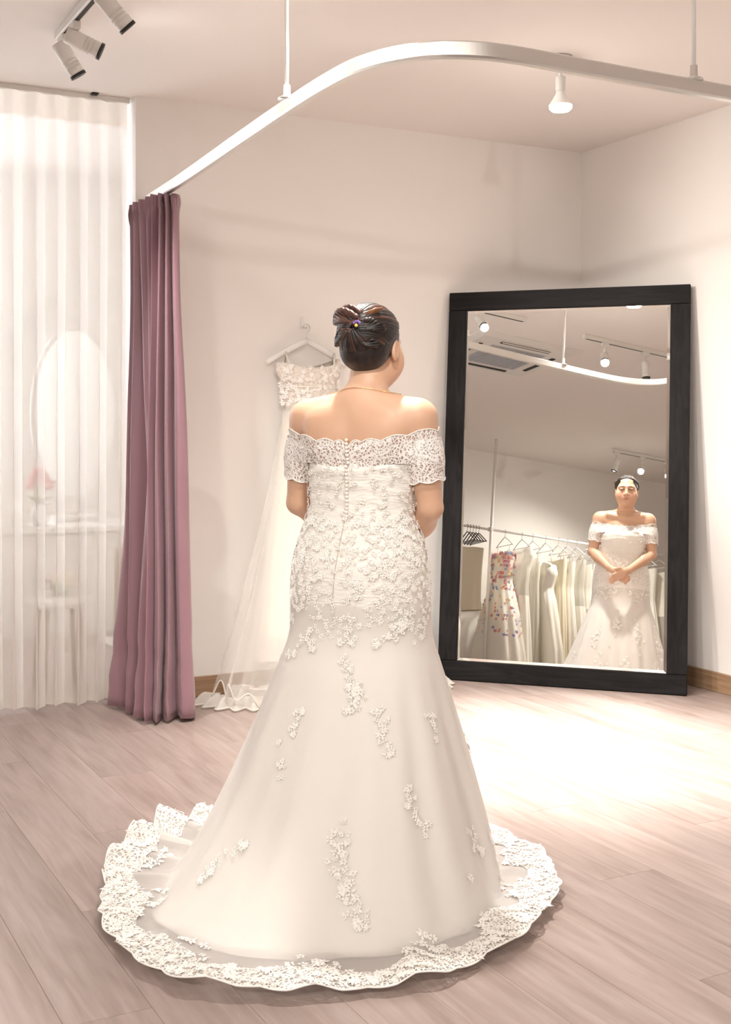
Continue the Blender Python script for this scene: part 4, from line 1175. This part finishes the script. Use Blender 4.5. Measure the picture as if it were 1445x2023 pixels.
M['wall_lace'] = lace_mat('beaded_bodice_lace', (0.80, 0.74, 0.68), 70, .86, .8)
M['organza'] = sheer_mat('organza', (0.90, 0.87, 0.83), .30, .35)
M['organza2'] = sheer_mat('organza_inner', (0.90, 0.88, 0.84), .62, .3)
def wall_gown():
    root = empty('hanging_gown', (2.55, 5.40, 0)); tag(root, 'lace bodice gown with sheer tulle skirt hanging on the back wall', 'dress')
    cx, cy = 2.545, 5.452
    b = MB(); rings = []
    for z, rx, ry, dx in ((1.572, .150, .022, -.01), (1.578, .172, .030, -.01), (1.55, .176, .034, -.008), (1.51, .160, .036, 0), (1.478, .140, .040, 0), (1.452, .146, .043, 0), (1.42, .150, .045, 0), (1.39, .148, .045, 0), (1.365, .136, .045, .004)):
        rings.append([(cx + dx + rx * math.cos(g), cy + ry * math.sin(g), z + .018 * math.sin(g * 2 + 1) * (1 if z > 1.55 else 0) + .01 * math.cos(g)) for g in np.linspace(0, 2 * PI, 64, endpoint=False)])
    b.loft(rings, True); bo = b.build('lace_bodice', M['wall_lace'], root)
    MB().tube([(cx + .146 * math.cos(g), cy + .044 * math.sin(g), 1.4645) for g in np.linspace(0, 2 * PI, 40, endpoint=False)], .003, 5, closed=True).build('waist_band', M['pearl'], bo)
    for s in (-1, 1):                                       # straps over the hanger
        MB().tube([(cx + s * .12, cy - .02, 1.57), (cx + s * .13, cy, 1.632), (cx + s * .125, cy + .025, 1.57)], .006, 6).build('strap', M['gown'], root)
    mb_ = MB(); r3 = random.Random(5)
    for k in range(150):
        g = PI + r3.random() * PI; z = 1.37 + .2 * r3.random(); rx = .15; 
        p = Vector((cx + (rx + .012) * math.cos(g), cy + .050 * math.sin(g), z)); motif(mb_, p, Vector((math.cos(g) * .3, math.sin(g), 0)), .014 + .01 * r3.random(), r3)
    o = mb_.build('bodice_beading', M['motif'], root); o['kind'] = 'stuff'
    def layer(nm, zt, zb, rxt, rxb, ryt, ryb, m, nf, amp, skew, yb, ruff=0.0, edge=True):
        rings = []
        for i in range(30):
            t = i / 29; z = zt + (zb - zt) * t; e = t ** 1.2
            rx = rxt + (rxb - rxt) * e; ry = ryt + (ryb - ryt) * e; c_y = cy - (cy - yb) * e; ring = []
            for k in range(150):
                g = PI + PI * k / 149 if True else 0
                f = 1 + amp * e * (math.sin(g * nf) + .6 * nz(math.cos(g) * 4, t * 1.5, nf)) 
                x = cx + rx * f * math.cos(g) + skew * e; y = c_y + ry * f * math.sin(g)
                zz = z + ruff * e * t * (nz(g * 6, 2, nf) + .5) * .1 - .04 * (1 - t) * math.cos(g) ** 2
                ring.append((x, min(y, BY - .018), max(zz, .012)))
            rings.append(ring)
        q = MB(); q.loft(rings, False); o = q.build(nm, m, root)
        if edge:
            e_ = MB(); e_.tube([tuple(p) for p in rings[-1]], .0035, 5); e_.build('horsehair_edge', M['organza2'], o)
    layer('inner_skirt', 1.375, .30, .135, .34, .045, .16, M['gown'], 15, .035, .02, 5.30, edge=False)
    layer('tulle_layer', 1.385, .20, .140, .40, .048, .20, M['organza2'], 13, .05, .03, 5.29)
    layer('tulle_layer', 1.39, .085, .143, .46, .050, .22, M['organza'], 11, .06, .03, 5.27)
    layer('tulle_layer', 1.395, .016, .146, .58, .052, .25, M['organza'], 9, .07, .0, 5.27, 1.0)
    # ruffled hem lying on the floor
    for q_, (pl, hgt, fr) in enumerate((([(1.95, 5.36), (2.02, 5.22), (2.16, 5.14), (2.36, 5.08), (2.60, 5.05), (2.85, 5.06), (3.05, 5.12), (3.17, 5.27)], .055, 17), ([(2.08, 5.34), (2.18, 5.24), (2.36, 5.17), (2.60, 5.14), (2.86, 5.16), (3.0, 5.26)], .10, 13))):
        P = catmull(pl, 26); rings = [[] for _ in range(7)]
        for i, p in enumerate(P):
            t_ = P[min(i + 1, len(P) - 1)] - P[max(i - 1, 0)]; t_ /= np.linalg.norm(t_); nn = np.array((t_[1], -t_[0])); s = i / len(P)
            wv = math.sin(s * fr * 2 * PI + 2 * nz(s * 6, q_, 1)); hv = hgt * (.65 + .45 * nz(s * 9, 3, q_))
            for j in range(7):
                f = j / 6; o_ = nn * (.05 * (1 - f) ** 1.5 * 1.0 + .026 * wv * (1 - f * .4)) - nn * .05 * f
                rings[j].append((p[0] + o_[0], p[1] + o_[1], .010 + hv * f ** .8 + .012 * (1 + wv) * math.sin(PI * f)))
        q = MB(); q.loft(rings, False); fl_ = q.build('flounce', M['organza2'], root)
        q = MB(); q.tube(rings[0], .004, 5); q.build('flounce_edge', M['organza2'], fl_)
wall_gown()

# ------------------------------------------------------------------ clothes rack along the left wall, seen in the mirror
RKX, RKZ = -2.60, 1.815
rk = empty('clothes_rack', (RKX, .4, 0)); tag(rk, 'white floor to ceiling clothes rack along the wall in the mirror', 'clothes rack')
for y in (1.755, -1.30):
    MB().tube([(RKX + .03, y, 0.0), (RKX + .03, y, H)], .017, 14).lathe([(.04, 0), (.04, .006), (.018, .01)], (RKX + .03, y, 0), n=18).build('pole', M['white'], rk)
MB().tube([(RKX, 2.28, RKZ), (RKX, -1.45, RKZ)], .013, 12).build('hanging_bar', M['white'], rk)
for y in (1.755, -1.30): MB().box((RKX + .015, y, RKZ), (.07, .034, .044), None, .004).build('clamp', M['white'], rk)

def rack_gown(y, label, m, prof, nf=14, amp=.05, name='bridal_gown', group='bridal gowns on the rack', dx=.0, seed=0, top_wave=.01, extra=None, gap=.058):
    """prof: (z, rx, ry) rows from the neckline down"""
    root = empty(name, (RKX, y, prof[-1][0])); tag(root, label, 'dress', group)
    zz = np.array([p[0] for p in prof]); n = 96; rings = []
    zl = list(np.linspace(prof[0][0], prof[-1][0], 36))
    for z in zl:
        rx = float(np.interp(-z, -zz, [p[1] for p in prof])); ry = float(np.interp(-z, -zz, [p[2] for p in prof]))
        t = (prof[0][0] - z) / (prof[0][0] - prof[-1][0]); ring = []
        for k in range(n):
            g = 2 * PI * k / n; f = 1 + amp * min(1, t * 1.6) * (math.sin(g * nf + seed) + .7 * nz(math.cos(g) * 3, math.sin(g) * 3 + seed, t * 1.4))
            ring.append((RKX + dx + rx * f * math.cos(g), y + max(-gap, min(gap, ry * 1.6 * f * math.sin(g))), z + (top_wave * math.cos(2 * g) if t < .02 else 0)))
        rings.append(ring)
    cut = 13
    q = MB(); q.loft(rings[:cut], True); bo = q.build('bodice', m[0], root)
    q = MB(); q.loft(rings[cut - 1:], True); sk = q.build('skirt', m[1], root)
    for s in (-1, 1):
        MB().tube([(RKX + dx + s * prof[0][1] * .7, y, prof[0][0] - .005), (RKX + s * .13, y, RKZ - .150)], .004, 5).build('strap', m[0], root)
    if extra: extra(root, bo, rings)
    return root
def white_hanger(y, which): return hanger('hanger', (RKX, y, RKZ + .0135), (1, .08, 0), .20, M['white'], which, group='white hangers on the rack', drop=.10)

# cream garment folded over a bunch of black hangers at the end of the bar
for k in range(5):
    hanger('hanger', (RKX, 2.03 - .035 * k, RKZ + .0135), (1, .10, 0), .215, M['black'], ('black hanger at the very end of the rack bar', 'second black hanger from the end of the rack bar', 'middle one of the five black hangers on the rack', 'fourth black hanger from the end of the rack bar', 'black hanger closest to the white rack pole')[k], group='black hangers at the end of the rack', drop=.11)
def cream():
    root = empty('knit_garment', (RKX, 1.93, .95)); tag(root, 'cream knitted garment with ribbed hem under the black hangers', 'garment')
    rings = []
    for i in range(30):
        t = i / 29; z = 1.600 - .67 * t; ring = []
        for k in range(72):
            g = 2 * PI * k / 72; rx = .225 - .02 * math.sin(PI * t) + (.012 if t > .88 else 0); ry = .028 + .018 * t
            f = 1 + .10 * math.sin(g * 5 + 1) * t
            ring.append((RKX + rx * f * math.copysign(abs(math.cos(g)) ** .7, math.cos(g)), 1.945 + ry * f * math.sin(g), z - .03 * math.cos(g) * (1 - t)))
        rings.append(ring)
    q = MB(); q.loft(rings[:27], True); q.build('body', M['gown_cream'], root)
    q = MB(); q.loft(rings[26:], True); q.build('ribbed_hem', M['gown_cream'], root)
cream()
FL = [mat('flower_' + n_, c_, .6) for n_, c_ in (('pink', (.72, .22, .30)), ('blue', (.20, .25, .58)), ('coral', (.80, .24, .18)), ('lilac', (.42, .32, .55)), ('yellow', (.85, .55, .18)))]
def floral(root, bo, rings):
    r4 = random.Random(21); P = [MB() for _ in FL]
    for k in range(300):
        t = r4.random() ** 1.7; i = int(t * 22); ring = rings[i]; j = int((r4.random() - .5) * 96 * (1 if i < 13 else .75)) + 8; j %= 96
        p = Vector(ring[j]); n = Vector((p.x - RKX, (p.y - root.location.y) * 4, .02)).normalized()
        motif(P[r4.choice((0, 0, 0, 2, 2, 1, 1, 3, 4)) if i < 14 else r4.choice((1, 3, 3, 0, 2, 1))], p + n * .004, n, (.028 + .018 * r4.random()) * (1 if i < 13 else .8), r4)
    for m_, q in zip(FL, P):
        o = q.build('embroidered_flowers', m_, bo); o['kind'] = 'stuff'
G, GT, GC = M['gown'], M['gown_tulle'], M['gown_cream']
rack_gown(1.575, 'gown embroidered with pink and blue flowers beside the rack pole', (G, G), [(1.56, .15, .075), (1.45, .15, .08), (1.28, .12, .07), (1.20, .14, .085), (.9, .27, .125), (.5, .40, .15), (.12, .48, .16)], 13, .05, extra=floral, seed=1, gap=.138)
gowns = [
    (1.352, 'white cap sleeved gown beside the floral gown on the rack', (GT, G), [(1.64, .19, .05), (1.55, .21, .06), (1.50, .15, .06), (1.25, .13, .05), (.8, .20, .07), (.2, .28, .08)]),
    (1.215, 'slim pale grey gown, second white gown past the floral one', (GT, GT), [(1.55, .15, .045), (1.3, .13, .045), (.9, .16, .05), (.2, .21, .06)]),
    (1.05, 'full tulle ball gown with a ruffled bow at the neckline on the rack', (G, G), [(1.50, .17, .07), (1.42, .19, .08), (1.25, .14, .06), (1.1, .20, .08), (.6, .36, .10), (.12, .44, .105)]),
    (.885, 'cream satin sheath gown right after the ball gown on the rack', (GC, GC), [(1.58, .16, .045), (1.3, .14, .045), (.8, .2, .055), (.15, .26, .06)]),
    (.77, 'ivory pleated gown next to the cream sheath on the rack', (G, G), [(1.57, .15, .04), (1.28, .13, .045), (.8, .22, .055), (.15, .29, .06)]),
    (.645, 'white feathered gown showing just left of the mirrored bride', (GT, G), [(1.60, .17, .045), (1.3, .14, .045), (.8, .24, .055), (.15, .33, .06)]),
    (.51, 'white lace gown directly behind the mirrored bride, left side', (G, GT), [(1.57, .15, .045), (1.28, .13, .045), (.8, .24, .06), (.15, .33, .065)]),
    (.36, 'plain ivory gown directly behind the mirrored bride', (G, G), [(1.55, .15, .045), (1.28, .13, .045), (.8, .24, .06), (.15, .33, .065)]),
    (.20, 'cream tulle gown directly behind the mirrored bride', (GC, GT), [(1.58, .15, .045), (1.28, .13, .045), (.8, .24, .06), (.15, .33, .065)]),
    (.03, 'white gown hidden behind the mirrored bride, right side', (G, G), [(1.55, .15, .045), (1.28, .13, .045), (.8, .24, .06), (.15, .33, .07)]),
    (-.14, 'sheer ivory gown behind the right arm of the mirrored bride', (GT, GT), [(1.57, .15, .045), (1.28, .13, .045), (.8, .24, .06), (.15, .33, .07)]),
    (-.31, 'white satin gown first to the right of the mirrored bride', (G, G), [(1.62, .17, .045), (1.28, .14, .045), (.8, .24, .06), (.15, .33, .07)]),
    (-.48, 'pleated white gown second to the right of the mirrored bride', (G, GT), [(1.60, .16, .045), (1.28, .13, .045), (.8, .24, .06), (.15, .33, .07)]),
    (-.65, 'ivory gown at the right edge of the mirror glass', (GC, G), [(1.60, .16, .045), (1.28, .13, .045), (.8, .24, .06), (.15, .33, .07)]),
]
def bow(root, bo, rings):
    for s in (-1, 1, 2, -2):
        q = MB(); q.ball((RKX + .10 * s * .6, root.location.y + .03, 1.50 + .012 * (s % 2)), (.055, .03, .035), 8); q.build('ruffle', M['gown'], bo)
white_hanger(1.565, 'white hanger holding the floral gown beside the rack pole')
for k, (y, lb, mm, pf) in enumerate(gowns):
    rack_gown(y, lb, mm, pf, 11 + k % 4, .045, seed=k * 1.7, extra=bow if k == 2 else None, gap=(.062, .056, .078, .055, .055, .058, .066, .072, .075, .080, .080, .080, .080, .080)[k])
    white_hanger(y, 'white hanger holding the ' + lb.split(' gown')[0].split(' sheath')[0] + ' gown on the rack' if k < 6 else 'white hanger holding the ' + lb.replace(' of the mirrored bride', ' of the bride').replace(' behind the mirrored bride', ' behind the bride').replace('gown directly', 'gown'))

# ------------------------------------------------------------------ the alcove behind the sheer curtain
def vanity():
    root = empty('vanity_table', (1.45, 6.45, 0)); tag(root, 'white topped vanity table behind the sheer curtain', 'table')
    MB().box((1.42, 6.45, .752), (1.16, .50, .030), None, .004).build('table_top', M['white'], root)
    MB().box((1.42, 6.45, .690), (1.06, .42, .090), None, .003).build('apron', M['white'], root)
    MB().box((1.62, 6.235, .690), (.40, .012, .07), None, .002).build('drawer', M['lamp_white'], root)
    for x in (.90, 1.94):
        for y in (6.25, 6.65): MB().box((x, y, .3255), (.045, .045, .651), None, .003).build('leg', M['baseboard'], root)
vanity()
om = empty('vanity_mirror', (1.69, 6.60, .767)); tag(om, 'oval white framed mirror standing on the vanity table', 'mirror')
el = [(1.685 + .228 * math.cos(g), 6.60, 1.345 + .46 * math.sin(g)) for g in np.linspace(0, 2 * PI, 64, endpoint=False)]
MB().tube(el, .014, 8, closed=True).build('frame', M['lamp_white'], om)
q = MB(); q.add([(p[0], 6.597, p[2]) for p in el] + [(p[0], 6.606, p[2]) for p in el], [tuple(reversed(range(64))), tuple(range(64, 128))]); q.build('glass', M['mirror'], om)
MB().box((1.685, 6.60, .782), (.24, .13, .03), None, .004).tube([(1.685, 6.60, .79), (1.685, 6.60, .885)], .014, 8).build('stand', M['lamp_white'], om)
M['petal_pink'] = mat('pink_petal', (.75, .36, .36), .6); M['leaf'] = mat('pale_leaf', (.30, .42, .22), .6); M['petal_cream'] = mat('cream_petal', (.80, .72, .60), .6); M['petal_mauve'] = mat('mauve_petal', (.50, .38, .46), .6)
vs = empty('flower_vase', (1.44, 6.36, .767)); tag(vs, 'small white vase of pink flowers on the vanity table', 'vase')
MB().lathe([(.030, 0), (.042, .02), (.045, .06), (.028, .10), (.032, .115)], (1.44, 6.36, .7675), n=20, capt=False).build('vase', M['white'], vs)
r5 = random.Random(9)
for k in range(7):
    g = 2 * PI * k / 7; p = Vector((1.44 + .045 * math.cos(g), 6.36 + .04 * math.sin(g), .975 + .03 * (k % 3)))
    f = MB(); f.ball(tuple(p), .022, 7)
    for j in range(6): motif(f, p + Vector((0, -.012, .004)), Vector((r5.uniform(-1, 1), -1, r5.uniform(-.5, 1))), .05, r5)
    fo = f.build('flower', M['petal_pink'], vs); MB().tube([(1.44, 6.36, .85), tuple(p)], .002, 5).build('flower_stem', M['leaf'], fo)
for k in range(6):
    g = R(20 + 60 * k); a = Vector((1.44, 6.36, .87)); b = a + Vector((.07 * math.cos(g), .06 * math.sin(g), .05)); s = Vector((-.012 * math.sin(g), .012 * math.cos(g), 0)); m_ = (a + b) / 2 + Vector((0, 0, .012))
    q = MB(); q.add([a, m_ + s, b, m_ - s], [(0, 1, 2), (0, 2, 3)], True); q.build('leaf', M['leaf'], vs)
for k, (w_x, w_y) in enumerate(((.20, .15), (.18, .14), (.15, .12))):
    bx_ = MB().box((1.27, 6.33, .7845 + .034 * k), (w_x, w_y, .032), None, .002); o = bx_.build('box_body', M['white'], None, (1.27, 6.33, .767 + .034 * k)); o.name = 'storage_box'
    tag(o, ('largest flat white box, lowest of the stack on the vanity table', 'middle flat white box of the stack on the vanity table', 'smallest flat white box, topmost of the stack on the vanity table')[k], 'box', 'flat boxes on the vanity table')
st = empty('stool', (1.46, 6.02, 0)); tag(st, 'small round white stool in front of the vanity table', 'stool')
MB().lathe([(.14, .40), (.155, .41), (.158, .43), (.15, .445), (.002, .45)], (1.46, 6.02, 0), n=32).build('seat', M['white'], st)
for k in range(4):
    g = R(45 + 90 * k); MB().tube([(1.46 + .11 * math.cos(g), 6.02 + .11 * math.sin(g), .405), (1.46 + .14 * math.cos(g), 6.02 + .14 * math.sin(g), 0)], .012, 8).build('leg', M['baseboard'], st)
bq = empty('bouquet', (1.46, 6.02, .45)); tag(bq, 'bouquet of cream and mauve roses lying on the stool', 'bouquet')
for k in range(13):
    g = 2.4 * k; r_ = .024 * math.sqrt(k); p = Vector((1.46 + r_ * math.cos(g), 6.02 + r_ * math.sin(g) * .8, .53 - .25 * r_ + .02 * (k % 2)))
    f = MB(); f.ball(tuple(p), (.026, .026, .024), 7)
    for j in range(5): motif(f, p + Vector((0, 0, .012)), Vector((r5.uniform(-1, 1), r5.uniform(-1, 1), 1)), .045, r5)
    f.build('rose', M['petal_cream'] if k % 3 else M['petal_mauve'], bq)
MB().lathe([(.03, .452), (.05, .49), (.07, .51), (.02, .525)], (1.46, 6.02, 0), n=14).build('leaves', M['leaf'], bq)
rg = MB().box((2.2, 6.55, .006), (.42, 1.5, .012), None, .003).build('rug', M['gown'], None, (2.2, 6.55, 0)); tag(rg, 'pale flat rug on the alcove floor beside the vanity table', 'rug')
hr_ = empty('handrail', (1.5, 7.48, 1.8)); tag(hr_, 'white sloping handrail on the end wall behind the sheer curtain', 'handrail')
MB().tube([(1.15, 7.44, 1.60), (1.78, 7.44, 2.03)], .022, 10).build('rail', M['white'], hr_)
for x, z in ((1.25, 1.668), (1.68, 1.962)): MB().tube([(x, 7.44, z - .01), (x, 7.47, z - .03), (x, 7.498, z - .03)], .008, 8).build('bracket', M['chrome'], hr_)
